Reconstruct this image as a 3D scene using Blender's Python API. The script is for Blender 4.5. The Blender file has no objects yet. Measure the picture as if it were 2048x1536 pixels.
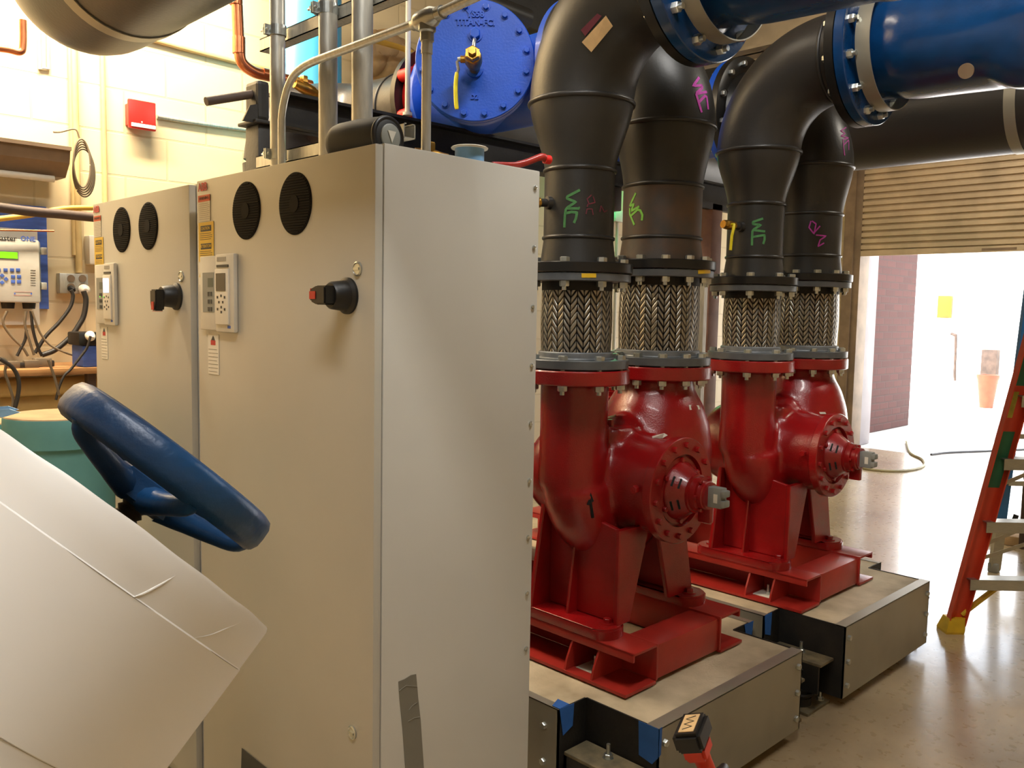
import bpy, bmesh, math, random
from mathutils import Vector, Matrix
from mathutils.bvhtree import BVHTree
random.seed(4)
S = bpy.context.scene
COL = S.collection
# ---------------------------------------------------------------- camera
FPX = 1727.18; EYE = Vector((0, 0, 1.6))
YAW, PITCH, ROLL = math.radians(45.4614), math.radians(-4.84), math.radians(1.0492)
fw = Vector((math.cos(YAW)*math.cos(PITCH), math.sin(YAW)*math.cos(PITCH), math.sin(PITCH)))
r0 = Vector((math.sin(YAW), -math.cos(YAW), 0)); u0 = r0.cross(fw)
rt = math.cos(ROLL)*r0 + math.sin(ROLL)*u0
up = -math.sin(ROLL)*r0 + math.cos(ROLL)*u0
cd = bpy.data.cameras.new('camera'); cam = bpy.data.objects.new('camera', cd); COL.objects.link(cam)
cd.sensor_width = 36; cd.lens = FPX/2048*36; cd.clip_start = .05; cd.clip_end = 300
cam.matrix_world = Matrix(((rt.x, up.x, -fw.x, EYE.x), (rt.y, up.y, -fw.y, EYE.y), (rt.z, up.z, -fw.z, EYE.z), (0, 0, 0, 1)))
S.camera = cam
def ray(px, py): return (rt*((px-1024)/FPX) - up*((py-768)/FPX) + fw)
def PX(px, py, X): d = ray(px, py); return EYE + d*(X/d.x)
def PY(px, py, Y): d = ray(px, py); return EYE + d*(Y/d.y)
def PZ(px, py, Z): d = ray(px, py); return EYE + d*((Z-1.6)/d.z)
def PD(px, py, D): return EYE + ray(px, py)*D
# ---------------------------------------------------------------- light
S.view_settings.view_transform = 'Standard'; S.view_settings.look = 'None'
S.view_settings.exposure = 0.0; S.view_settings.gamma = 1
W = bpy.data.worlds.new('sky'); S.world = W; W.use_nodes = True
bg = W.node_tree.nodes['Background']; bg.inputs[0].default_value = (.80, .88, 1, 1); bg.inputs[1].default_value = 5.0
def area(name, loc, rot, sx, sy, power, col, spread=180):
    l = bpy.data.lights.new(name, 'AREA'); l.shape = 'RECTANGLE'; l.size = sx; l.size_y = sy; l.energy = power; l.color = col
    l.spread = math.radians(spread)
    o = bpy.data.objects.new(name, l); COL.objects.link(o); o.location = loc; o.rotation_euler = rot; return o
sun = bpy.data.lights.new('sun', 'SUN'); sun.energy = 26; sun.angle = .01; sun.color = (1, .96, .9)
so = bpy.data.objects.new('sun', sun); COL.objects.link(so); so.rotation_euler = Vector((.32, -.30, -.85)).to_track_quat('-Z', 'Y').to_euler()
area('wall_lamp', (1.0, 4.2, 3.9), (math.radians(28), 0, 0), 2.0, .2, 290, (1, .83, .60))
area('fill_light_near', (-.2, .3, 4.3), (0, 0, 0), .3, 2.4, 88, (1, .97, .92))  # unseen fill added overhead to brighten the white jacket
area('ceiling_lamp_side', (1.75, .65, 4.3), (0, 0, 0), 1.2, .25, 80, (1, .98, .93))
area('ceiling_lamp_aisle', (1.5, 3.1, 4.3), (0, 0, 0), 1.4, .25, 22, (1, .86, .66))
area('fill_light_right', (5.6, -.2, 4.3), (0, 0, 0), 1.2, .25, 110, (1, .92, .78))  # added light without a fitting, brightens the right floor and pads
area('fill_light_far', (8.2, 2.2, 4.3), (0, math.radians(-25), 0), .3, 2.6, 75, (1, .88, .72))  # added light tilted at the roller door to lift its slats
# ---------------------------------------------------------------- materials
MATS = {}
def rgb(r, g, b):
    f = lambda c: (c/255/12.92) if c/255 <= .04045 else ((c/255+.055)/1.055)**2.4
    return (f(r), f(g), f(b), 1)
def mat(name, col, rough=.5, metal=0, var=.12, scale=8, bump=0, bscale=60, col2=None, coat=0, emit=0, lo=.35, hi=.65, spec=.5, stretch=None, trans=0):
    if name in MATS: return MATS[name]
    m = bpy.data.materials.new(name); m.use_nodes = True; nt = m.node_tree; n = nt.nodes; b = n['Principled BSDF']
    b.inputs['Roughness'].default_value = rough; b.inputs['Metallic'].default_value = metal
    b.inputs['Coat Weight'].default_value = coat; b.inputs['Coat Roughness'].default_value = .12
    b.inputs['Specular IOR Level'].default_value = spec
    b.inputs['Transmission Weight'].default_value = trans
    tc = n.new('ShaderNodeTexCoord'); mp = n.new('ShaderNodeMapping'); nt.links.new(tc.outputs['Object'], mp.inputs[0])
    if stretch: mp.inputs['Scale'].default_value = stretch
    nz = n.new('ShaderNodeTexNoise'); nz.inputs['Scale'].default_value = scale; nz.inputs['Detail'].default_value = 5
    nt.links.new(mp.outputs[0], nz.inputs[0])
    rp = n.new('ShaderNodeValToRGB'); rp.color_ramp.elements[0].position = lo; rp.color_ramp.elements[1].position = hi
    c = list(col); c2 = list(col2) if col2 else [max(0, x*(1-var)) for x in c[:3]]+[1]
    rp.color_ramp.elements[0].color = c2; rp.color_ramp.elements[1].color = c if col2 else [min(1, x*(1+var)) for x in c[:3]]+[1]
    nt.links.new(nz.outputs[0], rp.inputs[0]); nt.links.new(rp.outputs[0], b.inputs['Base Color'])
    if bump:
        n2 = n.new('ShaderNodeTexNoise'); n2.inputs['Scale'].default_value = bscale; n2.inputs['Detail'].default_value = 4
        nt.links.new(mp.outputs[0], n2.inputs[0])
        bp = n.new('ShaderNodeBump'); bp.inputs['Strength'].default_value = bump; bp.inputs['Distance'].default_value = .01
        nt.links.new(n2.outputs[0], bp.inputs['Height']); nt.links.new(bp.outputs[0], b.inputs['Normal'])
    if emit:
        b.inputs['Emission Color'].default_value = col; b.inputs['Emission Strength'].default_value = emit
    MATS[name] = m; return m
def node_math(nt, op, a, b=None, c=None):
    m = nt.nodes.new('ShaderNodeMath'); m.operation = op
    for i, v in enumerate((a, b, c)):
        if v is None: continue
        if isinstance(v, (int, float)): m.inputs[i].default_value = v
        else: nt.links.new(v, m.inputs[i])
    return m.outputs[0]
M = dict(
 red=mat('red_pump_enamel', rgb(140, 15, 17), .27, 0, .18, 5, .16, 200, coat=.25),
 redbase=mat('red_base_paint', rgb(160, 42, 34), .34, 0, .15, 6, .05, 160),
 redv=mat('red_valve_paint', rgb(200, 30, 25), .4),
 blackpipe=mat('black_primed_pipe', rgb(43, 42, 40), .42, 0, .25, 4, .05, 90),
 blackpipe2=mat('black_pipe_scuffed', rgb(44, 41, 38), .38, 0, .2, 2.5, .06, 90, col2=rgb(44, 42, 40)),
 burnt=mat('heat_marked_pipe', rgb(84, 62, 44), .5, 0, .3, 9, .05, 90, col2=rgb(60, 55, 50)),
 blackfl=mat('black_flange_paint', rgb(30, 29, 28), .32, .2, .2, 10),
 greyfl=mat('grey_flange_paint', rgb(92, 96, 100), .38, .3, .12, 20, .04),
 hub=mat('zinc_grey_collar', rgb(120, 124, 128), .45, .4, .15, 25, .05),
 blue=mat('cobalt_blue_enamel', rgb(2, 80, 200), .42, 0, .12, 4, .08, 120, coat=.15),
 dblue=mat('deep_blue_enamel', rgb(10, 56, 104), .24, 0, .3, 5, .08, 90, coat=.3),
 zinc=mat('zinc_plated_steel', rgb(196, 200, 196), .28, .9, .15, 30),
 yzinc=mat('yellow_zinc_steel', rgb(200, 186, 130), .32, .85, .15, 30),
 galv=mat('galvanized_steel', rgb(186, 184, 174), .36, .6, .12, 14, .04, 60, stretch=(6, 6, 1)),
 sheet=mat('galvanized_sheet', rgb(158, 154, 140), .40, .55, .12, 2.5, .02, 40),
 brass=mat('brass', rgb(176, 134, 60), .32, .9, .2, 30), copper=mat('copper', rgb(190, 118, 80), .3, .9, .15, 12),
 concrete=mat('pad_concrete', rgb(204, 188, 158), .75, 0, .1, 6, .15, 120, col2=rgb(168, 152, 124)),
 blacksteel=mat('black_steel', rgb(36, 34, 31), .5, .3, .3, 7, .08, 60), rubber=mat('black_rubber', rgb(24, 24, 24), .6),
 dirtysteel=mat('dusty_black_steel', rgb(40, 36, 30), .6, .1, .3, 9, .1, 80, col2=rgb(20, 20, 20)),
 dustplate=mat('dusty_steel_plate', rgb(136, 122, 92), .6, .2, .2, 14, .15, 120, col2=rgb(92, 84, 66)),
 cab=mat('cabinet_grey_enamel', rgb(186, 184, 176), .36, 0, .03, 3, .06, 900),
 cabdoor=mat('cabinet_door_enamel', rgb(172, 168, 156), .38, 0, .03, 3, .06, 900),
 vent=mat('black_vent_mesh', rgb(14, 12, 11), .8, spec=.2), blackpl=mat('black_plastic', rgb(15, 14, 14), .45, 0, .1, 40), redpl=mat('red_plastic', rgb(176, 40, 24), .5),
 paleg=mat('pale_grey_plastic', rgb(196, 192, 180), .45, 0, .04, 20), greypl=mat('grey_plastic', rgb(128, 130, 124), .5, 0, .05, 20),
 white=mat('white_label', rgb(214, 208, 194), .6, 0, .03, 20), yellow=mat('yellow_label', rgb(214, 178, 60), .6, 0, .04, 20), orange=mat('orange_label', rgb(206, 84, 40), .6), labred=mat('red_print', rgb(186, 56, 52), .6),
 ink=mat('dark_print', rgb(60, 58, 52), .6), inkl=mat('light_print', rgb(150, 146, 136), .6),
 screen=mat('dark_screen', rgb(44, 36, 30), .2), tealscr=mat('teal_screen', rgb(40, 62, 60), .3),
 lit=mat('lit_white_screen', rgb(190, 215, 255), .4, emit=2.5), green=mat('lit_green_screen', rgb(110, 225, 20), .4, emit=1.0), led=mat('green_led', rgb(80, 220, 60), .4, emit=2),
 duct=mat('grey_duct_tape', rgb(118, 115, 104), .38, .25, .08, 4), bluetape=mat('blue_masking_tape', rgb(38, 92, 166), .65, 0, .08, 20),
 jacket=mat('white_jacket', rgb(232, 230, 226), .42, 0, .03, 2, .03, 20), jacketin=mat('foam_edge', rgb(90, 80, 70), .9),
 wheel=mat('worn_blue_wheel_paint', rgb(20, 74, 124), .38, .1, .3, 5, .12, 60, col2=rgb(18, 46, 78)), wheelworn=mat('worn_metal', rgb(74, 68, 58), .45, .5, .3, 20),
 wall_ply=mat('blue_painted_plywood', rgb(66, 96, 176), .6, 0, .2, 4, .1, 60, stretch=(2, 2, 12)), ply=mat('plywood', rgb(176, 128, 76), .7, 0, .2, 4, .1, 80, col2=rgb(130, 90, 52), stretch=(1, 8, 8)),
 cable=mat('black_cable', rgb(38, 33, 28), .5), cableg=mat('grey_cable', rgb(110, 96, 76), .5), yellowc=mat('yellow_hose', rgb(214, 170, 70), .5), creampipe=mat('cream_painted_pipe', rgb(196, 170, 116), .5),
 fire=mat('fire_alarm_red', rgb(205, 34, 28), .35), lens=mat('strobe_lens', rgb(240, 225, 220), .15), brownsteel=mat('brown_steel_post', rgb(74, 58, 48), .6, .1, .3, 6, .1, 30),
 rustpost=mat('primer_streaked_post', rgb(150, 112, 96), .6, 0, .2, 7, .05, 40, col2=rgb(120, 86, 74)),
 tank=mat('pale_blue_tank', rgb(70, 170, 214), .35, 0, .05, 3), teal=mat('teal_foam', rgb(88, 142, 140), .7, 0, .1, 5, .05, 60), tealtop=mat('dusty_tan_top', rgb(176, 146, 106), .8, 0, .15, 8, .1, 60), paleblue=mat('pale_blue_plastic', rgb(120, 165, 205), .4, 0, .15, 20),
 fib_o=mat('orange_fiberglass', rgb(196, 62, 34), .42, 0, .1, 4), fib_b=mat('blue_fiberglass', rgb(26, 98, 158), .4, 0, .1, 5), gpaint=mat('green_spray_paint', rgb(34, 98, 66), .5, 0, .15, 8), ypaint=mat('yellow_spray_paint', rgb(170, 158, 50), .5, 0, .15, 20), yrub=mat('yellow_plastic_boot', rgb(204, 164, 32), .45, 0, .12, 12), alu=mat('aluminium', rgb(170, 168, 158), .32, .85, .1, 30, stretch=(1, 1, 20)),
 gmark=mat('green_paint_marker', rgb(120, 190, 70), .6, 0, .15, 60), gmark2=mat('dim_green_marker', rgb(70, 128, 70), .6, 0, .15, 60), pmark=mat('pink_paint_marker', rgb(205, 70, 190), .6, 0, .1, 60), rmark=mat('dim_red_marker', rgb(100, 36, 50), .6), purple=mat('purple_marker', rgb(110, 20, 120), .6),
 yhandle=mat('yellow_vinyl_handle', rgb(226, 206, 30), .4), shutter=mat('bronze_shutter_steel', rgb(176, 156, 126), .45, .2, .15, 3, .05, 30), frame=mat('door_frame_brown', rgb(118, 98, 76), .55, .1, .2, 5),
 orangebox=mat('orange_box', rgb(196, 92, 8), .5), terracotta=mat('terracotta', rgb(150, 66, 40), .6), outwall=mat('white_render_wall', rgb(236, 234, 230), .8), yard=mat('yard_concrete', rgb(214, 208, 200), .8, 0, .05, 2),
 drillr=mat('orange_red_tool_plastic', rgb(200, 52, 26), .42), sticker=mat('paper_tag', rgb(216, 180, 128), .6, 0, .1, 30), sensor=mat('sensor_grey', rgb(132, 134, 130), .5, 0, .05, 30),
 dark=mat('slot_black', rgb(8, 8, 8), .8), tan=mat('tan_painted_beam', rgb(150, 134, 106), .6, 0, .2, 6), ceil=mat('ceiling_paint', rgb(120, 108, 88), .8), hose=mat('pale_hose', rgb(150, 140, 104), .5),
 jamb=mat('pale_door_jamb', rgb(132, 124, 126), .5, 0, .1, 4, stretch=(1, 6, 1)))
def block_mat(name, col, mortar, bw, bh, rough=.5, bump=.4, msize=.012, vertical='xz', var=.06, mort=.9):
    m = bpy.data.materials.new(name); m.use_nodes = True; nt = m.node_tree; n = nt.nodes; b = n['Principled BSDF']; b.inputs['Roughness'].default_value = rough
    tc = n.new('ShaderNodeTexCoord'); sp = n.new('ShaderNodeSeparateXYZ'); cb = n.new('ShaderNodeCombineXYZ'); nt.links.new(tc.outputs['Object'], sp.inputs[0])
    nt.links.new(sp.outputs['X' if vertical == 'xz' else 'Y'], cb.inputs[0]); nt.links.new(sp.outputs['Z'], cb.inputs[1])
    br = n.new('ShaderNodeTexBrick'); nt.links.new(cb.outputs[0], br.inputs[0]); br.inputs['Scale'].default_value = 1
    br.inputs['Brick Width'].default_value = bw; br.inputs['Row Height'].default_value = bh; br.inputs['Mortar Size'].default_value = msize; br.inputs['Mortar Smooth'].default_value = .3
    br.inputs['Color1'].default_value = col; br.inputs['Color2'].default_value = [c*(1-var) for c in col[:3]]+[1]; br.inputs['Mortar'].default_value = mortar
    nt.links.new(br.outputs[0], b.inputs['Base Color'])
    bp = n.new('ShaderNodeBump'); bp.inputs['Strength'].default_value = bump; bp.inputs['Distance'].default_value = .01
    bp.invert = True; nt.links.new(br.outputs['Fac'], bp.inputs['Height']); nt.links.new(bp.outputs[0], b.inputs['Normal']); return m
M['block'] = block_mat('cream_painted_block', rgb(214, 196, 158), rgb(200, 182, 144), .46, .229, .5, .35, .007)
M['blockY'] = block_mat('cream_painted_block_end', rgb(214, 196, 158), rgb(200, 182, 144), .46, .229, .5, .35, .007, 'yz')
M['brick'] = block_mat('dark_red_brick', rgb(82, 40, 33), rgb(70, 42, 36), .3, .1, .8, .5, .012, 'xz', .25)
# floor: sealed, scuffed concrete
def floor_mat():
    m = bpy.data.materials.new('sealed_concrete_floor'); m.use_nodes = True; nt = m.node_tree; n = nt.nodes; b = n['Principled BSDF']
    tc = n.new('ShaderNodeTexCoord')
    a = n.new('ShaderNodeTexNoise'); a.inputs['Scale'].default_value = 1.1; a.inputs['Detail'].default_value = 9; a.inputs['Roughness'].default_value = .65; nt.links.new(tc.outputs['Object'], a.inputs[0])
    rp = n.new('ShaderNodeValToRGB'); e = rp.color_ramp.elements; e[0].position = .3; e[0].color = rgb(142, 122, 92); e[1].position = .7; e[1].color = rgb(196, 176, 142)
    nt.links.new(a.outputs[0], rp.inputs[0])
    c = n.new('ShaderNodeTexNoise'); c.inputs['Scale'].default_value = 22; c.inputs['Detail'].default_value = 6; nt.links.new(tc.outputs['Object'], c.inputs[0])
    r2 = n.new('ShaderNodeValToRGB'); r2.color_ramp.elements[0].position = .62; r2.color_ramp.elements[0].color = (1, 1, 1, 1); r2.color_ramp.elements[1].position = .72; r2.color_ramp.elements[1].color = (.76, .72, .66, 1)
    nt.links.new(c.outputs[0], r2.inputs[0])
    mx = n.new('ShaderNodeMix'); mx.data_type = 'RGBA'; mx.blend_type = 'MULTIPLY'; mx.inputs[0].default_value = .7
    nt.links.new(rp.outputs[0], mx.inputs[6]); nt.links.new(r2.outputs[0], mx.inputs[7]); nt.links.new(mx.outputs[2], b.inputs['Base Color'])
    r3 = n.new('ShaderNodeMapRange'); r3.inputs[3].default_value = .18; r3.inputs[4].default_value = .42; nt.links.new(c.outputs[0], r3.inputs[0]); nt.links.new(r3.outputs[0], b.inputs['Roughness'])
    b.inputs['Specular IOR Level'].default_value = .6; b.inputs['Coat Weight'].default_value = .8; b.inputs['Coat Roughness'].default_value = .14
    bp = n.new('ShaderNodeBump'); bp.inputs['Strength'].default_value = .12; bp.inputs['Distance'].default_value = .006; nt.links.new(c.outputs[0], bp.inputs['Height']); nt.links.new(bp.outputs[0], b.inputs['Normal'])
    return m
M['floor'] = floor_mat()
def braid_mat(name, ncol, vfreq):
    m = bpy.data.materials.new(name); m.use_nodes = True; nt = m.node_tree; n = nt.nodes; b = n['Principled BSDF']
    b.inputs['Metallic'].default_value = .85; b.inputs['Roughness'].default_value = .30
    tc = n.new('ShaderNodeTexCoord'); sp = n.new('ShaderNodeSeparateXYZ'); nt.links.new(tc.outputs['Object'], sp.inputs[0])
    ang = node_math(nt, 'ARCTAN2', sp.outputs['Y'], sp.outputs['X']); u = node_math(nt, 'MULTIPLY', ang, ncol/(2*math.pi))
    fr = node_math(nt, 'FRACT', node_math(nt, 'ADD', u, 100.0)); tri = node_math(nt, 'ABSOLUTE', node_math(nt, 'SUBTRACT', fr, .5))
    v = node_math(nt, 'ADD', node_math(nt, 'MULTIPLY', sp.outputs['Z'], vfreq), node_math(nt, 'MULTIPLY', tri, 2.6))
    fv = node_math(nt, 'FRACT', node_math(nt, 'ADD', v, 100.0)); rid = node_math(nt, 'SINE', node_math(nt, 'MULTIPLY', fv, math.pi))
    edge = node_math(nt, 'SUBTRACT', 1.0, node_math(nt, 'POWER', node_math(nt, 'MULTIPLY', node_math(nt, 'ABSOLUTE', node_math(nt, 'SUBTRACT', tri, .25)), 4.0), 8.0))
    hgt = node_math(nt, 'MULTIPLY', node_math(nt, 'POWER', rid, .6), edge)
    rp = n.new('ShaderNodeValToRGB'); rp.color_ramp.elements[0].position = .3; rp.color_ramp.elements[0].color = rgb(20, 18, 16); rp.color_ramp.elements[1].position = .9; rp.color_ramp.elements[1].color = rgb(168, 162, 150)
    nt.links.new(hgt, rp.inputs[0]); nt.links.new(rp.outputs[0], b.inputs['Base Color'])
    bp = n.new('ShaderNodeBump'); bp.inputs['Strength'].default_value = .9; bp.inputs['Distance'].default_value = .006; nt.links.new(hgt, bp.inputs['Height']); nt.links.new(bp.outputs[0], b.inputs['Normal']); return m
M['braid1'] = braid_mat('stainless_braid', 17, 40); M['braid2'] = braid_mat('stainless_braid_large', 21, 40)
# ---------------------------------------------------------------- helpers
def root(name, label, cat, loc=(0, 0, 0), group=None):
    o = bpy.data.objects.new(name, None); COL.objects.link(o); o.location = loc; o.empty_display_size = .05
    o['label'] = label; o['category'] = cat
    if group: o['group'] = group
    return o
def origin(o):
    v = Vector((0, 0, 0))
    while o: v = v + o.location; o = o.parent
    return v
def link(name, bm, m, parent=None, smooth=True, ang=40, label=None, org=None):
    """mesh object from world-space bmesh; its origin is the parent's origin (or org)."""
    o0 = origin(parent) if parent else (Vector(org) if org is not None else None)
    me = bpy.data.meshes.new(name)
    bmesh.ops.recalc_face_normals(bm, faces=bm.faces)
    if o0 is None:
        if bm.verts:
            xs = [v.co for v in bm.verts]; lo = Vector([min(c[i] for c in xs) for i in range(3)]); hi = Vector([max(c[i] for c in xs) for i in range(3)]); o0 = Vector(((lo.x+hi.x)/2, (lo.y+hi.y)/2, lo.z))
        else: o0 = Vector((0, 0, 0))
    bmesh.ops.translate(bm, verts=bm.verts, vec=-o0)
    bm.to_mesh(me); bm.free()
    ms = m if isinstance(m, (list, tuple)) else [m]
    for x in ms: me.materials.append(M[x] if isinstance(x, str) else x)
    o = bpy.data.objects.new(name, me); COL.objects.link(o)
    if parent: o.parent = parent
    else: o.location = o0
    if smooth:
        me.polygons.foreach_set('use_smooth', [True]*len(me.polygons))
        try: me.set_sharp_from_angle(angle=math.radians(ang))
        except Exception: pass
    if label: o['label'] = label
    return o
def thing(name, bm, m, label, cat, group=None, **k):
    o = link(name, bm, m, None, **k); o['label'] = label; o['category'] = cat
    if group: o['group'] = group
    return o
def struct(name, bm, m, **k):
    o = link(name, bm, m, None, org=(0, 0, 0), **k); o['kind'] = 'structure'; return o
def B(): return bmesh.new()
def box(bm, a, b, bev=0, mi=0):
    a = Vector(a); b = Vector(b); lo = [min(a[i], b[i]) for i in range(3)]; hi = [max(a[i], b[i]) for i in range(3)]
    t = bmesh.new(); bmesh.ops.create_cube(t, size=1)
    for v in t.verts: v.co = Vector([lo[i]+(v.co[i]+.5)*(hi[i]-lo[i]) for i in range(3)])
    if bev:
        bev = min(bev, .45*min(hi[i]-lo[i] for i in range(3)))
        bmesh.ops.bevel(t, geom=list(t.edges), offset=bev, segments=2, profile=.6, affect='EDGES')
    for f in t.faces: f.material_index = mi
    merge(bm, t); return bm
def merge(bm, t, mtx=None):
    if mtx is not None: t.transform(mtx)
    me = bpy.data.meshes.new('tmp'); t.to_mesh(me); t.free(); bm.from_mesh(me); bpy.data.meshes.remove(me)
def frame(axis, hint=None):
    z = Vector(axis).normalized(); h = Vector(hint) if hint is not None else (Vector((0, 0, 1)) if abs(z.z) < .9 else Vector((1, 0, 0)))
    x = h.cross(z)
    if x.length < 1e-5: x = Vector((0, 1, 0)).cross(z)
    x.normalize(); y = z.cross(x); return x, y, z
def lathe(bm, c, axis, prof, seg=48, caps=True, hint=None, mi=0, a0=0, a1=2*math.pi):
    """prof: list of (dist along axis, radius)"""
    c = Vector(c); x, y, z = frame(axis, hint); full = abs(a1-a0-2*math.pi) < 1e-6; rings = []
    n = seg if full else seg+1
    for (d, r) in prof:
        rings.append([bm.verts.new(c+z*d+(x*math.cos(a0+(a1-a0)*i/seg)+y*math.sin(a0+(a1-a0)*i/seg))*r) for i in range(n)])
    for k in range(len(rings)-1):
        for i in range(seg):
            j = (i+1) % n if full else i+1
            f = bm.faces.new((rings[k][i], rings[k][j], rings[k+1][j], rings[k+1][i])); f.material_index = mi
    if caps and full:
        for rg, p in ((rings[0], prof[0]), (rings[-1], prof[-1])):
            if p[1] > 1e-4: f = bm.faces.new(rg); f.material_index = mi
    return bm
def cyl(bm, p0, p1, r, r2=None, seg=20, mi=0):
    p0 = Vector(p0); p1 = Vector(p1); return lathe(bm, p0, p1-p0, [(0, r), ((p1-p0).length, r if r2 is None else r2)], seg, mi=mi)
def ring(bm, c, axis, R, r, seg=48, ms=10, mi=0):
    c = Vector(c); x, y, z = frame(axis); g = []
    for i in range(seg):
        a = 2*math.pi*i/seg; d = x*math.cos(a)+y*math.sin(a)
        g.append([bm.verts.new(c+d*(R+r*math.cos(2*math.pi*j/ms))+z*r*math.sin(2*math.pi*j/ms)) for j in range(ms)])
    for i in range(seg):
        for j in range(ms):
            f = bm.faces.new((g[i][j], g[(i+1) % seg][j], g[(i+1) % seg][(j+1) % ms], g[i][(j+1) % ms])); f.material_index = mi
    return bm
def tube(bm, pts, r, seg=14, caps=True, mi=0, closed=False):
    pts = [Vector(p) for p in pts]; n = len(pts); rs = r if isinstance(r, (list, tuple)) else [r]*n
    t = []
    for i in range(n):
        a = pts[i-1] if (i > 0 or closed) else pts[i]; b = pts[(i+1) % n] if (i < n-1 or closed) else pts[i]
        t.append((b-a).normalized())
    x, y, z = frame(t[0]); rings = []
    for i in range(n):
        if i:
            q = t[i-1].rotation_difference(t[i]); x = q @ x; y = q @ y
        rings.append([bm.verts.new(pts[i]+(x*math.cos(2*math.pi*j/seg)+y*math.sin(2*math.pi*j/seg))*rs[i]) for j in range(seg)])
    for i in range(n if closed else n-1):
        for j in range(seg):
            k = (i+1) % n; f = bm.faces.new((rings[i][j], rings[i][(j+1) % seg], rings[k][(j+1) % seg], rings[k][j])); f.material_index = mi
    if caps and not closed:
        for rg in (rings[0], rings[-1]): f = bm.faces.new(rg); f.material_index = mi
    return bm
def spline(pts, n=8):
    P = [Vector(p) for p in pts]; P = [2*P[0]-P[1]]+P+[2*P[-1]-P[-2]]; o = []
    for i in range(1, len(P)-2):
        for k in range(n):
            t = k/n; a, b, c, d = P[i-1:i+3]
            o.append(.5*((2*b)+(c-a)*t+(2*a-5*b+4*c-d)*t*t+(3*b-a-3*c+d)*t**3))
    o.append(P[-2]); return o
def arcpts(c, a, b, ang0, ang1, n=10):
    """points c + a cos + b sin"""
    return [Vector(c)+Vector(a)*math.cos(ang0+(ang1-ang0)*i/n)+Vector(b)*math.sin(ang0+(ang1-ang0)*i/n) for i in range(n+1)]
def hexa(bm, c, axis, r, h, mi=0, rot=0):
    x, y, z = frame(axis); c = Vector(c)
    return lathe(bm, c, axis, [(0, r), (h*.85, r), (h, r*.86)], 6, hint=(x*math.cos(rot)+y*math.sin(rot)), mi=mi)
def prism(bm, poly, vec, mi=0):
    """poly world points (planar), extruded by vec"""
    vec = Vector(vec); a = [bm.verts.new(Vector(p)) for p in poly]; b = [bm.verts.new(Vector(p)+vec) for p in poly]
    fs = [bm.faces.new(a), bm.faces.new(b[::-1])]
    for i in range(len(a)): fs.append(bm.faces.new((a[i], b[i], b[(i+1) % len(a)], a[(i+1) % len(a)])))
    for f in fs: f.material_index = mi
    return bm
def slab(bm, pts, t, mi=0):
    """thin quad/polygon of thickness t centred on its plane"""
    P = [Vector(p) for p in pts]; n = (P[1]-P[0]).cross(P[2]-P[0]).normalized(); return prism(bm, [p-n*t/2 for p in P], n*t, mi)
def text_bm(s, size, mtx, depth=.0006, bold=0):
    cu = bpy.data.curves.new('t', 'FONT'); cu.body = s; cu.size = size; cu.extrude = depth; cu.align_x = 'CENTER'; cu.align_y = 'CENTER'; cu.offset = bold; cu.resolution_u = 2
    o = bpy.data.objects.new('t', cu); COL.objects.link(o); bpy.context.view_layer.update()
    me = bpy.data.meshes.new_from_object(o.evaluated_get(bpy.context.evaluated_depsgraph_get())); bm = bmesh.new(); bm.from_mesh(me)
    bpy.data.objects.remove(o); bpy.data.curves.remove(cu); bpy.data.meshes.remove(me); bm.transform(mtx); return bm
def mframe(o, x, y):
    x = Vector(x).normalized(); y = Vector(y).normalized(); z = x.cross(y)
    return Matrix(((x.x, y.x, z.x, o[0]), (x.y, y.y, z.y, o[1]), (x.z, y.z, z.z, o[2]), (0, 0, 0, 1)))
def copy_tree(o, parent=None):
    c = o.copy(); COL.objects.link(c); c.parent = parent
    for ch in [k for k in bpy.data.objects if k.parent == o]: copy_tree(ch, c)
    return c
def bvh_of(objs):
    trees = []
    for o in objs:
        off = origin(o.parent) if o.parent else o.location
        me = o.data; vs = [v.co+off for v in me.vertices]; trees.append(BVHTree.FromPolygons(vs, [tuple(p.vertices) for p in me.polygons]))
    return trees
def hit(trees, px, py):
    d = ray(px, py).normalized(); best = None
    for t in trees:
        h = t.ray_cast(EYE, d)
        if h[0] is not None and (best is None or h[3] < best[3]): best = h
    return best
def marks(name, strokes, trees, w, m, parent):
    """painted marker strokes that follow a surface"""
    bm = B()
    for st in strokes:
        P = []
        for i in range(len(st)-1):
            for k in range(6):
                t = k/6; P.append((st[i][0]*(1-t)+st[i+1][0]*t, st[i][1]*(1-t)+st[i+1][1]*t))
        P.append(st[-1]); H = [hit(trees, *p) for p in P]; H = [h for h in H if h]
        if len(H) < 2: continue
        L = []
        for i, h in enumerate(H):
            d = (H[min(i+1, len(H)-1)][0]-H[max(i-1, 0)][0]); n = h[1].normalized()
            if n.dot(ray(1024, 768)) > 0: n = -n
            s = d.cross(n)
            if s.length < 1e-7: continue
            s.normalize(); L.append([bm.verts.new(h[0]+s*w*q+n*e) for q, e in ((-.5, .0003), (.5, .0003), (.5, .0016), (-.5, .0016))])
        for i in range(len(L)-1):
            for j in range(4): bm.faces.new((L[i][j], L[i][(j+1) % 4], L[i+1][(j+1) % 4], L[i+1][j]))
        if len(L) > 1: bm.faces.new(L[0]); bm.faces.new(L[-1][::-1])
    if len(bm.verts): return link(name, bm, m, parent, smooth=False)
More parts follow.
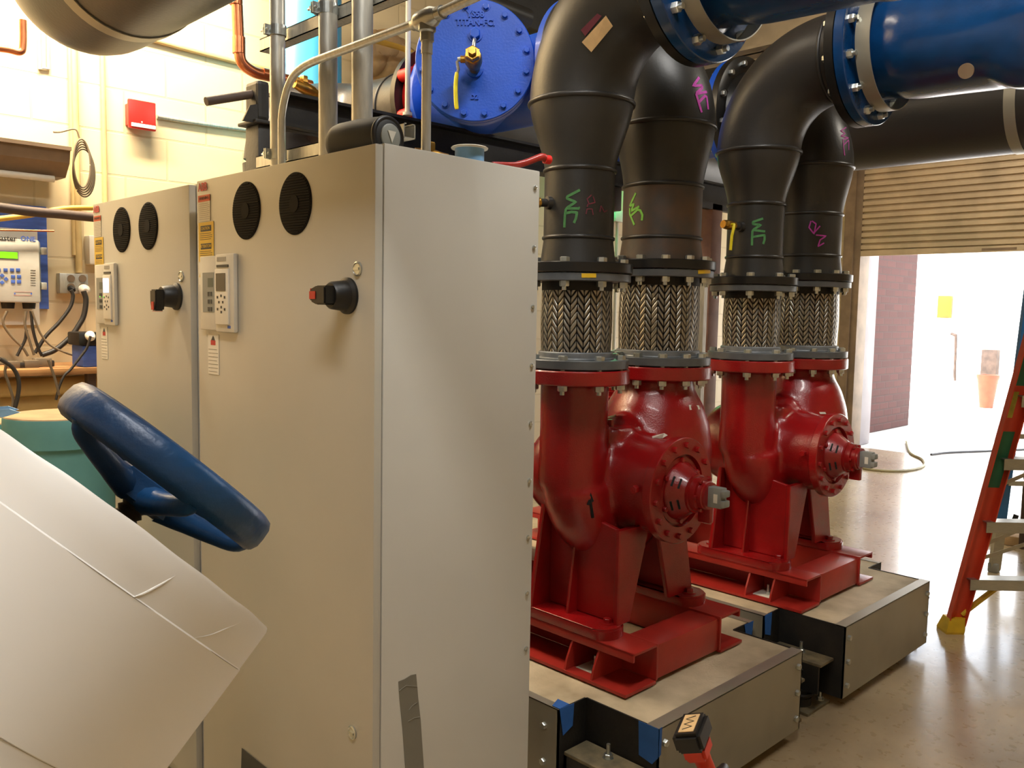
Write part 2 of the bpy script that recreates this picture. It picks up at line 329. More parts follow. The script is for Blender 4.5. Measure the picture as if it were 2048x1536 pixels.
# ================================================================ SETTING
YW, XD = 4.9, 10.3
struct('floor', box(B(), (-3, -4, -.1), (XD+.2, YW, 0)), 'floor', smooth=False)
struct('wall_back', box(B(), (-3, YW, 0), (XD+.2, YW+.2, 4.6)), 'block', smooth=False)
struct('wall_left', box(B(), (-3.2, -4, 0), (-3, YW, 4.6)), 'blockY', smooth=False)
struct('wall_front', box(B(), (-3, -4.2, 0), (XD+.2, -4, 4.6)), 'block', smooth=False)
struct('ceiling', box(B(), (-3, -4, 4.6), (XD+.2, YW, 4.75)), 'ceil', smooth=False)
bm = B(); box(bm, (XD, 4.66, 0), (XD+.2, YW, 4.6)); box(bm, (XD, -4, 0), (XD+.2, .6, 4.6)); box(bm, (XD, .6, 3.75), (XD+.2, 4.66, 4.6))
struct('wall_right', bm, 'blockY', smooth=False)
bm = B(); box(bm, (XD-.06, 4.52, 0), (XD+.2, 4.66, 3.75), .006); box(bm, (XD-.09, 4.6, 0), (XD-.06, 4.72, 3.75)); box(bm, (XD-.06, .6, 0), (XD+.2, .72, 3.75), .006)
struct('trim_1', bm, 'frame')
struct('trim_2', box(B(), (XD+.2, 4.58, 0), (XD+.62, 4.72, 2.6), .01), 'jamb')
# roll-up door: curved slats as one curtain
bm = B(); y0, y1 = .62, 4.58; zb = 2.325; x0 = XD-.045
prof = []
z = zb; nsl = 19; ph = .0735
box(bm, (x0-.012, y0, zb), (x0+.03, y1, zb+.065), .004)
for i in range(nsl):
    a = zb+.075+i*ph
    P = []
    for k in range(9):
        t = k/8; P.append(Vector((x0-(.012 if 0 < k < 8 else 0), y0, a+t*(ph-.017))))
    P.append(Vector((x0+.012, y0, a+ph-.014))); P.append(Vector((x0+.012, y0, a)))
    prism(bm, P, (0, y1-y0, 0))
box(bm, (x0+.014, y0, zb+.06), (x0+.02, y1, zb+.075+nsl*ph))
dd = struct('door_1', bm, 'shutter', ang=50)
bm = B(); c = PX(1998, 498, x0-.014); box(bm, (x0-.016, c.y-.17, c.z-.012), (x0-.011, c.y+.17, c.z+.014)); link('maker_plate', bm, 'frame', dd, smooth=False)
# ---- outdoors
struct('floor_yard', box(B(), (XD+.2, -14, -.12), (40, 16, -.005)), 'yard', smooth=False)
thing('brick_wall', box(B(), (XD+.62, 5.0, 0), (13.28, 5.3, 5)), 'brick', 'dark red brick wall standing outside just past the door jamb', 'wall', smooth=False, org=(11, 5, 0))
XF = 24.0
thing('yard_wall', box(B(), (XF, -14, 0), (XF+.3, 16, 5.2)), 'outwall', 'bright white wall closing the yard seen through the open doorway', 'wall', smooth=False)
c = PX(1894, 614, XF)
r = root('alarm_box', 'small orange box mounted on the bright outdoor wall', 'box', (XF-.12, c.y, c.z-.29))
box(bm := B(), (XF-.24, c.y-.14, c.z-.29), (XF, c.y+.16, c.z+.29), .02); link('enclosure', bm, 'orangebox', r)
box(bm := B(), (XF-.28, c.y-.2, c.z-.27), (XF-.24, c.y+.1, c.z+.27), .01); link('cover', bm, 'orangebox', r)
p0 = PX(1902, 667, XF-.1); p1 = PX(1912, 672, XF-.1); p2 = PX(1907, 812, XF-.1)
thing('downpipe', tube(B(), spline([p0, p0.lerp(p1, .7), p1+Vector((0, 0, -.05)), p1.lerp(p2, .5), (p2.x, p2.y, 0)], 6), .035, 8), 'brownsteel', 'thin dark pipe with a hooked top running down the outdoor wall', 'pipe')
c = PX(1973, 726, XF-.4); thing('wall_cabinet', box(B(), (XF-.25, c.y-.18, c.z-.33), (XF, c.y+.18, c.z+.33), .02), 'brownsteel', 'grey-brown box on the outdoor wall above the terracotta planter', 'box')
c = PZ(1972, 815, 0.0); r = root('planter', 'salmon terracotta planter standing in the glare outside', 'planter', (c.x, c.y, 0))
lathe(bm := B(), (c.x, c.y, 0), (0, 0, 1), [(0, .11), (.5, .17), (.56, .19), (.6, .19), (.6, .15), (.45, .13)], 24); link('pot', bm, 'terracotta', r)
lathe(bm := B(), (c.x, c.y, .5), (0, 0, 1), [(0, .135), (.03, .12)], 20); link('soil', bm, 'brownsteel', r)
# hose on the floor near the door
H = [PZ(x, y, .012) for x, y in ((1690, 925), (1735, 938), (1790, 942), (1830, 938), (1848, 930), (1843, 918), (1820, 905), (1812, 880))]
thing('hose', tube(B(), spline(H, 10), .014, 8), 'hose', 'pale hose looped on the floor in front of the open doorway', 'hose')
H = [PZ(x, y, .01) for x, y in ((1862, 909), (1900, 905), (1980, 902), (2048, 899), (2120, 896))]
thing('cord', tube(B(), spline(H, 6), .012, 8), 'cable', 'dark cord lying straight across the bright floor by the door', 'cord')

# ================================================================ PADS
def pad(cx, label, xl, xr):
    r = root('inertia_base', label, 'equipment base', (cx, 2.6, .05), 'concrete filled pump bases')
    y0, yn, y1 = 1.462, 1.752, 3.9; z0, z1 = .05, .35; e0, e1 = cx-.4475, cx+.4475+.01; w0, w1 = cx-.578, cx+.6
    out = [(e0, y0), (e1, y0), (e1, yn), (w1, yn), (w1, y1), (w0, y1), (w0, yn), (e0, yn)]
    bm = B(); prism(bm, [(x, y, z0+.004) for x, y in [(e0+.006, y0+.006), (e1-.006, y0+.006), (e1-.006, yn+.006), (w1-.006, yn+.006), (w1-.006, y1-.006), (w0+.006, y1-.006), (w0+.006, yn+.006), (e0+.006, yn+.006)]], (0, 0, z1-z0-.006)); link('concrete_fill', bm, 'concrete', r, smooth=False)
    t = .006
    for a, b in ((out[1], out[2]), (out[2], out[3]), (out[6], out[7]), (out[7], out[0])):
        bm = B(); a = Vector((*a, 0)); b = Vector((*b, 0)); d = (b-a).normalized(); n = Vector((-d.y, d.x, 0))
        prism(bm, [a+Vector((0, 0, z0)), b+Vector((0, 0, z0)), b+n*t+Vector((0, 0, z0)), a+n*t+Vector((0, 0, z0))], (0, 0, z1-z0+.001))
        link('notch_plate', bm, 'dirtysteel', r, smooth=False, label='black stained steel of the notches')
    bm = B(); box(bm, (e0, y0, z0), (e1, y0+t, z1+.001)); box(bm, (e0, y0, z1-.002), (e1, y0+.045, z1+.003)); link('end_panel', bm, 'sheet', r, smooth=False, label='plain galvanized end panel')
    bm = B(); box(bm, (w0, yn, z0), (w0+t, y1, z1+.001)); box(bm, (w0, yn, z1-.002), (w0+.03, y1, z1+.002)); link('side_panel', bm, 'sheet', r, smooth=False)
    bm = B(); box(bm, (w1-t, yn, z0), (w1, y1, z1+.001)); box(bm, (w1-.03, yn, z1-.002), (w1, y1, z1+.002)); link('side_panel', bm, 'sheet', r, smooth=False)
    for x, zz in ((e0+.03, .3), (e0+.03, .2), (e0+.03, .1), (e1-.035, .3), (e1-.035, .2), (e1-.035, .1)):
        bm = B(); hexa(bm, (x, y0, zz), (0, -1, 0), .012, .012); link('panel_bolt', bm, 'zinc', r)
    for yy, zz in ((yn+.06, .28), (yn+.06, .16)):
        bm = B(); hexa(bm, (w0, yy, zz), (-1, 0, 0), .012, .012); link('panel_bolt', bm, 'zinc', r)
    return r
pad(2.535, 'concrete filled base nearest the cabinets with blue tape on its corners', 0, 0)
pad(3.803, 'concrete filled base nearest the stepladder with a plain steel end', 0, 0)
def tape(label, polys):
    bm = B()
    for P in polys: slab(bm, P, .0016)
    return thing('masking_tape', bm, 'bluetape', label, 'tape', 'blue tape on the base corners', smooth=False)
e0, e1, y0, yn = 2.0875, 2.9925, 1.462, 1.752; t = .0022
tape('blue tape wrapped on the near corner beside the cordless tool', [[(e0-t, y0, .353), (e0-t, y0+.075, .352), (e0-t, y0+.07, .245), (e0-t, y0+.02, .235), (e0-t, y0-.001, .262)], [(e0, y0-t, .355), (e0+.012, y0-t, .355), (e0+.01, y0-t, .27), (e0, y0-t, .265)]])
w0 = 2.535-.578
tape('blue tape flap at the left notch of the nearer base', [[(w0+.001, yn-t, .356), (w0+.07, yn-t, .352), (w0+.065, yn-t, .28), (w0+.02, yn-t, .262)], [(w0+.002, yn, .3545), (w0+.05, yn, .3545), (w0+.05, yn+.05, .3545), (w0+.002, yn+.03, .3545)]])
tape('blue tape at the far notch of the nearer base', [[(3.135-.07, yn-t, .353), (3.135-.001, yn-t, .353), (3.135-.01, yn-t, .29), (3.135-.05, yn-t, .285)]])
w2 = 3.803-.578
tape('blue tape on the inner corner of the base nearest the stepladder', [[(w2+.002, yn-t, .353), (w2+.06, yn-t, .353), (w2+.055, yn-t, .255), (w2+.01, yn-t, .27)]])
# spring isolators in the notches
def isolator(x0, x1, bx, label, ztop=.215, side=1):
    r = root('spring_isolator', label, 'vibration mount', ((x0+x1)/2, 1.63, 0), 'spring mounts in the base notches')
    bm = B(); box(bm, (x0, 1.5, ztop-.012), (x1, yn-.012, ztop), .003); link('bracket_plate', bm, 'dustplate', r)
    bm = B(); box(bm, (x0, 1.51, .09), (x0+.012, yn-.012, ztop-.012)); box(bm, (x0, yn-.024, .06), (x1, yn-.012, ztop-.012)); link('bracket_web', bm, 'dirtysteel', r, smooth=False)
    cx = (x0+x1)/2-.01*side
    bm = B(); lathe(bm, (cx, 1.61, .012), (0, 0, 1), [(0, .05), (.03, .05), (.03, .045), (.17, .045), (.17, .05), (.19, .05)], 24)
    for k in range(5): ring(bm, (cx, 1.61, .06+.028*k), (0, 0, 1), .052, .008, 24, 6)
    link('spring_housing', bm, 'dirtysteel', r)
    bm = B(); box(bm, (x0-.03, 1.53, 0), (x1+.05, 1.70, .012), .002); link('floor_plate', bm, 'dustplate', r)
    for px_, py_, zz in ((bx, 1.62, ztop), (x1+.02, 1.56, .012)):
        bm = B(); lathe(bm, (px_, py_, zz), (0, 0, 1), [(0, .017), (.003, .017)], 16); hexa(bm, (px_, py_, zz+.003), (0, 0, 1), .014, .012); cyl(bm, (px_, py_, zz+.012), (px_, py_, zz+.045), .0065, seg=10); link('anchor_bolt', bm, 'zinc', r)
    return r
isolator(1.972, 2.082, 2.045, 'spring mount with dusty plate left of the cordless tool')
isolator(3.0, 3.10, 3.06, 'spring mount tucked at the far notch of the nearer base', .2)
isolator(3.232, 3.345, 3.30, 'spring mount with dusty plate in the left notch of the farther base')
isolator(4.27, 4.38, 4.33, 'spring mount beyond the steel end near the stepladder boot', .24)

# ================================================================ PUMP
PB = (2.53, 2.25, .354)
pump = root('pump', 'red double-flanged pump directly beside the grey cabinets', 'pump', PB, 'red circulation pumps')
ax, az = 2.515, .985
# casing
bm = B()
tube(bm, [(2.30, 2.02, 1.36), (2.30, 2.02, 1.2), (2.30, 2.02, .985)], [.122, .12, .125], 32)
P = []; R_ = []
for i in range(25):
    a = math.pi+i/24*math.radians(300); k = i/24; Rm = .215-.06*k
    P.append((ax+Rm*math.cos(a), 2.0-.02*math.sin(k*3), az+Rm*math.sin(a))); R_.append(.125-.05*k)
tube(bm, P, R_, 24)
lathe(bm, (2.755, 2.0, 0), (0, 0, 1), [(1.36, .145), (1.31, .15), (1.25, .185), (1.17, .212), (1.08, .225), (.98, .22), (.88, .19), (.80, .14), (.76, .05)], 36)
lathe(bm, (2.56, 2.02, 1.0), (0, 0, 1), [(-.2, .1), (-.1, .19), (.05, .20), (.13, .16), (.18, .05)], 32)
lathe(bm, (ax, 2.3, az), (0, -1, 0), [(0, .17), (.05, .19), (.35, .185), (.45, .172), (.585, .166)], 40)
box(bm, (2.40, 1.9, 1.10), (2.50, 2.1, 1.19)); 
cas = link('casing', bm, 'red', pump)
md = cas.modifiers.new('blend', 'REMESH'); md.mode = 'VOXEL'; md.voxel_size = .011; md.use_smooth_shade = True
md = cas.modifiers.new('soft', 'SMOOTH'); md.factor = .6; md.iterations = 9
# flanges of the casing
for (cx, cy, R, nb, ph0) in ((2.30, 2.02, .193, 8, 22.5), (2.76, 2.0, .207, 12, 15)):
    bm = B(); lathe(bm, (cx, cy, 1.352), (0, 0, 1), [(0, .12), (0, R-.004), (.004, R), (.046, R), (.05, R-.004), (.05, .1)], 72, caps=False); link('pipe_flange', bm, 'red', pump)
# stuffing end flange
bm = B(); lathe(bm, (ax, 1.735, az), (0, -1, 0), [(0, .166), (0, .184), (.003, .187), (.034, .187), (.037, .184), (.037, .128), (.012, .124), (.012, .05)], 64, caps=False)
for k in range(14):
    a = 2*math.pi*(k+.3)/14; hexa(bm, (ax+.16*math.cos(a), 1.698, az+.16*math.sin(a)), (0, -1, 0), .011, .012)
link('end_cover', bm, 'red', pump)
bm = B(); lathe(bm, (ax, 1.724, az), (0, -1, 0), [(0, .10), (.008, .118), (.016, .118), (.018, .103), (.03, .1), (.075, .068), (.08, .066)], 48)
for k in range(6):
    a = 2*math.pi*(k+.5)/6; d = Vector((math.cos(a), 0, math.sin(a))); hexa(bm, Vector((ax, 1.708, az))+d*.108, (0, -1, 0), .010, .012)
link('bearing_bracket', bm, 'red', pump)
for a in (150, 205):
    for off in (0, .02):
        for sgn in (0,):
            bm = B(); d = Vector((math.cos(math.radians(a)), 0, math.sin(math.radians(a)))); tt = Vector((-d.z, 0, d.x))
            c0 = Vector((ax, 1.687-off, az))+d*(.0925-off*.70); c1 = c0
            slab(bm, [c0-tt*.018+d*.001, c0+tt*.018+d*.001, c0+tt*.018+d*.001+Vector((0, -.006, 0))-d*.004, c0-tt*.018+d*.001+Vector((0, -.006, 0))-d*.004], .004); link('vent_slot', bm, 'dark', pump, smooth=False)
bm = B(); lathe(bm, (ax, 1.648, az), (0, -1, 0), [(0, .062), (.004, .067), (.012, .067), (.014, .061), (.036, .061), (.038, .05), (.055, .05), (.058, .046), (.066, .046)], 40)
for k in range(6):
    a = 2*math.pi*k/6; hexa(bm, (ax+.056*math.cos(a), 1.612, az+.056*math.sin(a)), (0, -1, 0), .007, .01)
box(bm, (ax+.01, 1.59, az-.10), (ax+.035, 1.64, az-.045), .006)
link('bearing_housing', bm, 'red', pump)
s = bm = B(); box(bm, (ax-.02, 1.530, az-.034), (ax+.015, 1.585, az+.036), .005); box(bm, (ax-.024, 1.515, az-.028), (ax+.012, 1.535, az-.004), .006); box(bm, (ax-.024, 1.515, az+.006), (ax+.012, 1.535, az+.030), .006)
sen = link('wireless_sensor', bm, 'sensor', pump, label='small grey sensor block on the shaft end')
bm = B(); slab(bm, [(ax-.0205, 1.545, az-.016), (ax-.0205, 1.56, az-.016), (ax-.0205, 1.56, az+.014), (ax-.0205, 1.545, az+.014)], .001); link('sensor_label', bm, 'white', sen, smooth=False)
# pedestals and feet
def foot(cx, sgn, name='foot'):
    bm = B(); n = 12; hy = .17; rr = .07
    poly = [Vector((cx+rr*math.cos(a), 2.0+hy+rr*math.sin(a)*.8, .492)) for a in [math.pi*i/n for i in range(n+1)]]+[Vector((cx+rr*math.cos(a), 2.0-hy+rr*math.sin(a)*.8, .492)) for a in [math.pi+math.pi*i/n for i in range(n+1)]]
    prism(bm, poly, (0, 0, .038))
    bmesh.ops.bevel(bm, geom=[e for e in bm.edges if all(v.co.z > .52 for v in e.verts)], offset=.006, segments=2, affect='EDGES')
    xs = cx-.045*sgn
    return bm
# left pedestal
bm = foot(2.275, 1)
prism(bm, [(2.30, 1.81, .53), (2.30, 2.12, .53), (2.30, 2.12, .92), (2.30, 1.81, .86)], (.02, 0, 0))
prism(bm, [(2.205, 2.12, .53), (2.40, 2.12, .53), (2.42, 2.12, .86), (2.265, 2.12, .90)], (0, .02, 0))
prism(bm, [(2.25, 1.985, .53), (2.305, 1.985, .53), (2.305, 1.985, .80), (2.285, 1.985, .80)], (0, .012, 0))
prism(bm, [(2.29, 1.79, .53), (2.36, 1.79, .53), (2.46, 1.79, .86), (2.29, 1.79, .86)], (0, .022, 0))
bmesh.ops.bevel(bm, geom=[e for e in bm.edges if e.calc_length() > .2], offset=.004, segments=1, affect='EDGES')
link('pedestal', bm, 'red', pump, ang=35)
bm = foot(2.785, -1)
prism(bm, [(2.755, 1.86, .53), (2.755, 2.15, .53), (2.755, 2.10, .90), (2.755, 1.88, .90)], (.02, 0, 0))
prism(bm, [(2.57, 1.845, .86), (2.665, 1.845, .53), (2.825, 1.845, .53), (2.75, 1.845, .86)], (0, .02, 0))
prism(bm, [(2.60, 2.115, .86), (2.68, 2.115, .53), (2.83, 2.115, .53), (2.76, 2.115, .86)], (0, .018, 0))
bmesh.ops.bevel(bm, geom=[e for e in bm.edges if e.calc_length() > .2], offset=.004, segments=1, affect='EDGES')
link('pedestal', bm, 'red', pump, ang=35)
for cx in (2.275, 2.785):
    for cy in (1.83, 2.17):
        bm = B(); lathe(bm, (cx+(.01 if cx < 2.5 else -.005), cy, .53), (0, 0, 1), [(0, .026), (.004, .026)], 20); hexa(bm, (cx+(.01 if cx < 2.5 else -.005), cy, .534), (0, 0, 1), .015, .014); link('foot_bolt', bm, 'red', pump)
# cap bolts, plug
bm = B(); 
for x, y in ((2.43, 1.96), (2.47, 2.05)): bm = B(); hexa(bm, (x, y, 1.185), (0, 0, 1), .013, .03); link('top_plug', bm, 'red', pump)
bm = B(); hexa(bm, (2.45, 1.84, .78), (-.3, -1, -.1), .022, .03); cyl(bm, (2.45, 1.84, .78), (2.45, 1.9, .80), .028); link('drain_plug', bm, 'red', pump)
for s_ in ((ax-.181, 1.76, az+.02),):
    bm = B(); hexa(bm, s_, (-1, 0, 0), .015, .02); link('side_plug', bm, 'red', pump)
# black rotation arrow
bm = B(); P0 = [(1181, 985), (1187, 1002), (1183, 1004), (1188, 1035), (1182, 1036), (1179, 1010), (1173, 1009)]
# baseplate frame
fr = root_f = None
def channel(bm, xw, xo, y0, y1):
    d = 1 if xo > xw else -1
    box(bm, (xw, y0, .366), (xw-.010*d, y1, .492), .002)
    box(bm, (xw, y0, .482), (xo, y1, .492), .003)
    box(bm, (xo, y0, .462), (xo-.010*d, y1, .492), .003)
Yf, Yb = 1.655, 3.35
for xw, xo, xp in ((2.335, 2.205, 2.17), (2.735, 2.865, 2.885)):
    bm = B(); channel(bm, xw, xo, Yf, Yb); link('base_rail', bm, 'redbase', pump)
    bm = B(); box(bm, (xw-(.0 if xw > 2.5 else -.0), Yf, .355), (xp, Yb, .366), .001); link('base_plate', bm, 'redbase', pump)
    d = 1 if xo > xw else -1
    for yy in (1.80, 1.92, 2.42, 2.55, 2.95):
        bm = B(); prism(bm, [(xw, yy, .366), (xp-.004*d, yy, .366), (xp-.012*d, yy, .40), (xo-.03*d+.01*d, yy, .49), (xw, yy, .484)], (0, .008, 0)); link('gusset', bm, 'redbase', pump, smooth=False)
    for yy in (1.86, 2.49):
        bm = B(); xb = (xw+xp)/2-.01*d; box(bm, (xb-.045, yy-.05, .3645), (xb+.045, yy+.05, .368)); link('grout_pad', bm, 'white', pump, smooth=False)
        bm = B(); hexa(bm, (xb, yy, .368), (0, 0, 1), .013, .012); cyl(bm, (xb, yy, .38), (xb, yy, .412), .0065, seg=10); link('anchor_bolt', bm, 'zinc', pump)
bm = B(); box(bm, (2.3355, Yf+.006, .362), (2.7345, Yf+.14, .486), .014); link('cross_beam', bm, 'redbase', pump); bm = B(); box(bm, (2.3355, Yb-.14, .362), (2.7345, Yb-.006, .486), .014); link('cross_beam', bm, 'redbase', pump)
# motor behind
bm = B(); lathe(bm, (ax, 2.62, az), (0, 1, 0), [(0, .10), (.02, .17), (.05, .19), (.5, .19), (.54, .16), (.57, .06)], 36)
for k in range(28):
    a = 2*math.pi*k/28; d = Vector((math.cos(a), 0, math.sin(a))); tt = Vector((-d.z, 0, d.x))*.003; c0 = Vector((ax, 2.68, az))
    prism(bm, [c0+d*.185-tt, c0+d*.215-tt, c0+d*.215+tt, c0+d*.185+tt], (0, .42, 0))
box(bm, (ax-.17, 2.72, .49), (ax-.11, 3.08, .86)); box(bm, (ax+.11, 2.72, .49), (ax+.17, 3.08, .86)); box(bm, (ax-.2, 2.70, .488), (ax+.2, 3.1, .51))
link('motor', bm, 'red', pump)
bm = B(); cyl(bm, (ax, 2.3, az), (ax, 2.63, az), .03); lathe(bm, (ax, 2.42, az), (0, 1, 0), [(0, .06), (.0, .08), (.12, .08), (.12, .06)], 28, caps=False); link('shaft_coupling', bm, 'red', pump)
DXP = 1.187
p2 = copy_tree(pump); p2.location = Vector(PB)+Vector((DXP, 0, 0)); p2['label'] = 'red double-flanged pump farther back toward the open roller door'
# decals specific to one pump
def decal(name, pts, m, parent, trees, z=.0008):
    bm = B(); H = [hit(trees, *p) for p in pts]
    if any(h is None for h in H): return
    n = sum((h[1] for h in H), Vector()).normalized(); n = -n if n.dot(ray(*pts[0])) > 0 else n
    f = [bm.verts.new(h[0]+n*z) for h in H]; g = [bm.verts.new(h[0]+n*(z+.001)) for h in H]
    bm.faces.new(g)
    for i in range(len(f)): bm.faces.new((f[i], f[(i+1) % len(f)], g[(i+1) % len(f)], g[i]))
    return link(name, bm, m, parent, smooth=False)
bpy.context.view_layer.update()
dg = bpy.context.evaluated_depsgraph_get(); ev = cas.evaluated_get(dg); em = ev.to_mesh(); off = Vector(PB)
vv = [v.co+off for v in em.vertices]; ff = [tuple(p.vertices) for p in em.polygons]; ev.to_mesh_clear()
tr1 = [BVHTree.FromPolygons(vv, ff)]; tr2 = [BVHTree.FromPolygons([v+Vector((DXP, 0, 0)) for v in vv], ff)]
decal('rotation_arrow', P0, 'dark', pump, tr1, .002)
decal('warning_label', [(1304, 873), (1328, 867), (1335, 871), (1325, 877), (1305, 877)], 'white', pump, tr1)
decal('white_tag', [(1377, 810), (1397, 811), (1400, 819), (1379, 820)], 'white', pump, tr1)
decal('white_tag', [(1638, 824), (1650, 824), (1652, 828), (1640, 828)], 'white', p2, tr2)

# ================================================================ CONNECTORS + RISERS
def bolts(parent, c, R, z0, z1, nb, ph, rb=.0168, m='zinc', hb=.016, nut=True, bot='zinc'):
    for k in range(nb):
        a = math.radians(ph)+2*math.pi*k/nb; x, y = c[0]+R*math.cos(a), c[1]+R*math.sin(a)
        bm = B(); hexa(bm, (x, y, z1), (0, 0, 1), rb, hb); cyl(bm, (x, y, z0-.032), (x, y, z1), rb*.48, seg=8); hexa(bm, (x, y, z0-.001), (0, 0, -1), rb, .019)
        link('flange_bolt', bm, m, parent)
def connector(cx, cy, rb_, Rf, nb, ph, zt, bm_name, label):
    r = root('flexible_connector', label, 'pipe connector', (cx, cy, 1.406), 'braided steel connectors on the pump flanges')
    zl0, zl1 = 1.4065, 1.437; zu1 = zt; zu0 = zt-.027
    for a, b in ((zl0, zl1), (zu0, zu1)):
        bm = B(); lathe(bm, (cx, cy, a), (0, 0, 1), [(0, .09), (0, Rf-.008), (.002, Rf-.006), (b-a-.002, Rf-.006), (b-a, Rf-.008), (b-a, .09)], 72, caps=False); link('end_flange', bm, 'greyfl', r)
    h = zu0-zl1; prof = []
    for i in range(40):
        t_ = i/39; prof.append((.022+t_*(h-.052), rb_-.003-.0015*math.cos(t_*math.pi*2)))
    bm = B(); lathe(bm, (cx, cy, zl1), (0, 0, 1), prof, 96, caps=False); link('braid_sleeve', bm, bm_name, r)
    bm = B(); lathe(bm, (cx, cy, zl1), (0, 0, 1), [(0, rb_+.004), (.022, rb_+.003), (.026, rb_-.002)], 64, caps=False); ring(bm, (cx, cy, zl1+.002), (0, 0, 1), rb_+.004, .004, 64, 8); link('lower_collar', bm, 'hub', r)
    bm = B(); lathe(bm, (cx, cy, zu0), (0, 0, -1), [(0, rb_-.004), (.03, rb_-.004), (.033, rb_-.008)], 64, caps=False); link('upper_collar', bm, 'dirtysteel', r)
    bolts(r, (cx, cy), Rf-.03, 1.352, zl1, nb, ph)
    return r
C1 = (2.30, 2.02); C2 = (2.76, 2.0)
k1 = connector(*C1, .128, .193, 8, 22.5+4, 1.731, 'braid1', 'narrow braided connector closest to the grey cabinet side')
k2 = connector(*C2, .157, .209, 12, 12, 1.763, 'braid2', 'wide braided connector on the nearer pump with graffiti pipe above')
for kk, l in ((k1, 'narrow braided connector on the farther pump with brass valve above left'), (k2, 'wide braided connector nearest the roller door')):
    q = copy_tree(kk); q.location = kk.location+Vector((DXP, 0, 0)); q['label'] = l
def riser(c, R1, R2, Rf, nb, ph, zf, zs1, zs2, zs3, Rel, dirn, label, yend, RF2, m, flare=.01, pm='blackpipe'):
    """flange, neck, pipe R1, reducer to R2, elbow toward dirn (+1 = +Y, -1 = -Y), end flange"""
    cx, cy = c; r = root('pipe_riser', label, 'pipe', (cx, cy, zf), 'black risers above the pumps')
    bm = B(); lathe(bm, (cx, cy, zf), (0, 0, 1), [(0, .09), (0, Rf-.003), (.003, Rf), (.032, Rf), (.035, Rf-.003), (.035, R1)], 72, caps=False); link('lower_flange', bm, 'blackfl', r)
    prof = [(zf+.03-zf, R1+flare), (zf+.045-zf, R1+flare*.9), (zs1-.012-zf, R1), (zs1-zf, R1)]
    bm = B(); lathe(bm, (cx, cy, zf), (0, 0, 1), prof, 64, caps=False); lathe(bm, (cx, cy, zf), (0, 0, 1), [(zs1-zf, R1), (zs2-zf, R1)], 64, caps=False)
    link('straight_pipe', bm, m, r)
    prof = []
    for i in range(17):
        t_ = i/16; s_ = t_*t_*(3-2*t_); s_ = .35*t_+.65*s_; prof.append((zs2-zf+t_*(zs3-zs2), R1+(R2-R1)*s_))
    bm = B(); lathe(bm, (cx, cy, zf), (0, 0, 1), prof, 64, caps=False); link('reducer', bm, pm, r)
    bm = B(); tube(bm, arcpts((cx, cy+dirn*Rel, zs3), (0, -dirn*Rel, 0), (0, 0, Rel), 0, math.pi/2, 22)+[(cx, yend-dirn*.03, zs3+Rel)], R2, 64, caps=False); link('elbow', bm, pm, r)
    for c_, a_, q_, w_ in (((cx, cy, zs1), (0, 0, 1), R1, .007), ((cx, cy, zs2), (0, 0, 1), R1, .008), ((cx, cy, zs3), (0, 0, 1), R2, .009), ((cx, cy+dirn*Rel, zs3+Rel), (0, 1, 0), R2, .008)):
        bm = B(); ring(bm, c_, a_, q_-.001, w_, 64); link('weld_bead', bm, 'blackpipe2', r)
    bm = B(); lathe(bm, (cx, yend, zs3+Rel), (0, -dirn, 0), [(0, R2-.02), (0, RF2), (.034, RF2), (.036, RF2-.003), (.036, R2+.02), (.07, R2)], 72, caps=False); link('upper_flange', bm, 'blackfl', r)
    bolts(r, (cx, cy), Rf-.03, zf-.028, zf+.035, nb, ph)
    for k in range(12):
        a = 2*math.pi*(k+.5)/12; d = Vector((math.cos(a), 0, math.sin(a)))*(RF2-.037)
        bm = B(); hexa(bm, Vector((cx, yend-dirn*.036, zs3+Rel))+d, (0, -dirn, 0), .016, .018); link('flange_bolt', bm, 'zinc', r)
    return r
for kk, p_ in ((k1, ((1163, 551), (1192, 551))), (k2, ((1396, 544), (1420, 543)))):
    tt_ = bvh_of([o for o in bpy.data.objects if o.parent == kk and o.name.startswith('end_flange')])
    marks('yellow_mark', [p_], tt_, .014, 'yrub', kk)
r1 = riser(C1, .122, .179, .193, 8, 26, 1.7325, 1.855, 2.085, 2.31, .345, -1, 'thick black riser nearest the camera with green marker above its flange', 1.565, .287, 'blackpipe')
r2 = riser(C2, .150, .188, .209, 12, 12, 1.7645, 1.885, 2.08, 2.30, .30, 1, 'black riser with bright pink and green marker and heat-browned middle', 2.39, .287, 'burnt')
r3 = riser((C1[0]+DXP, C1[1]), .122, .179, .193, 8, 26, 1.7325, 1.855, 2.085, 2.31, .345, -1, 'dark riser over the farther pump turning into the banded blue valve', 1.565, .287, 'blackpipe', pm='blackpipe2')
r4 = riser((C2[0]+DXP, C2[1]), .150, .188, .209, 12, 12, 1.7645, 1.885, 2.08, 2.30, .30, 1, 'farthest black riser with small pink marker beside the roller door', 2.39, .287, 'blackpipe', pm='blackpipe2')
def tr_of(r): return bvh_of([o for o in bpy.data.objects if o.parent == r and o.name.split('.')[0] in ('straight_pipe', 'reducer', 'elbow')])
T1, T2, T3, T4 = tr_of(r1), tr_of(r2), tr_of(r3), tr_of(r4)
marks('marker_scrawl', [[(1160, 380), (1135, 393), (1134, 397), (1152, 404), (1132, 417), (1158, 417), (1157, 414)], [(1132, 418), (1130, 432), (1129, 455)], [(1131, 427), (1143, 424), (1154, 425), (1152, 437), (1148, 446)]], T1, .0085, 'gmark2', r1)
marks('marker_scrawl', [[(1183, 390), (1174, 398), (1178, 408), (1190, 405), (1186, 393)], [(1172, 428), (1174, 418), (1184, 418), (1186, 430)], [(1199, 424), (1202, 412), (1208, 424), (1214, 421)], [(1176, 408), (1174, 414)]], T1, .004, 'rmark', r1)
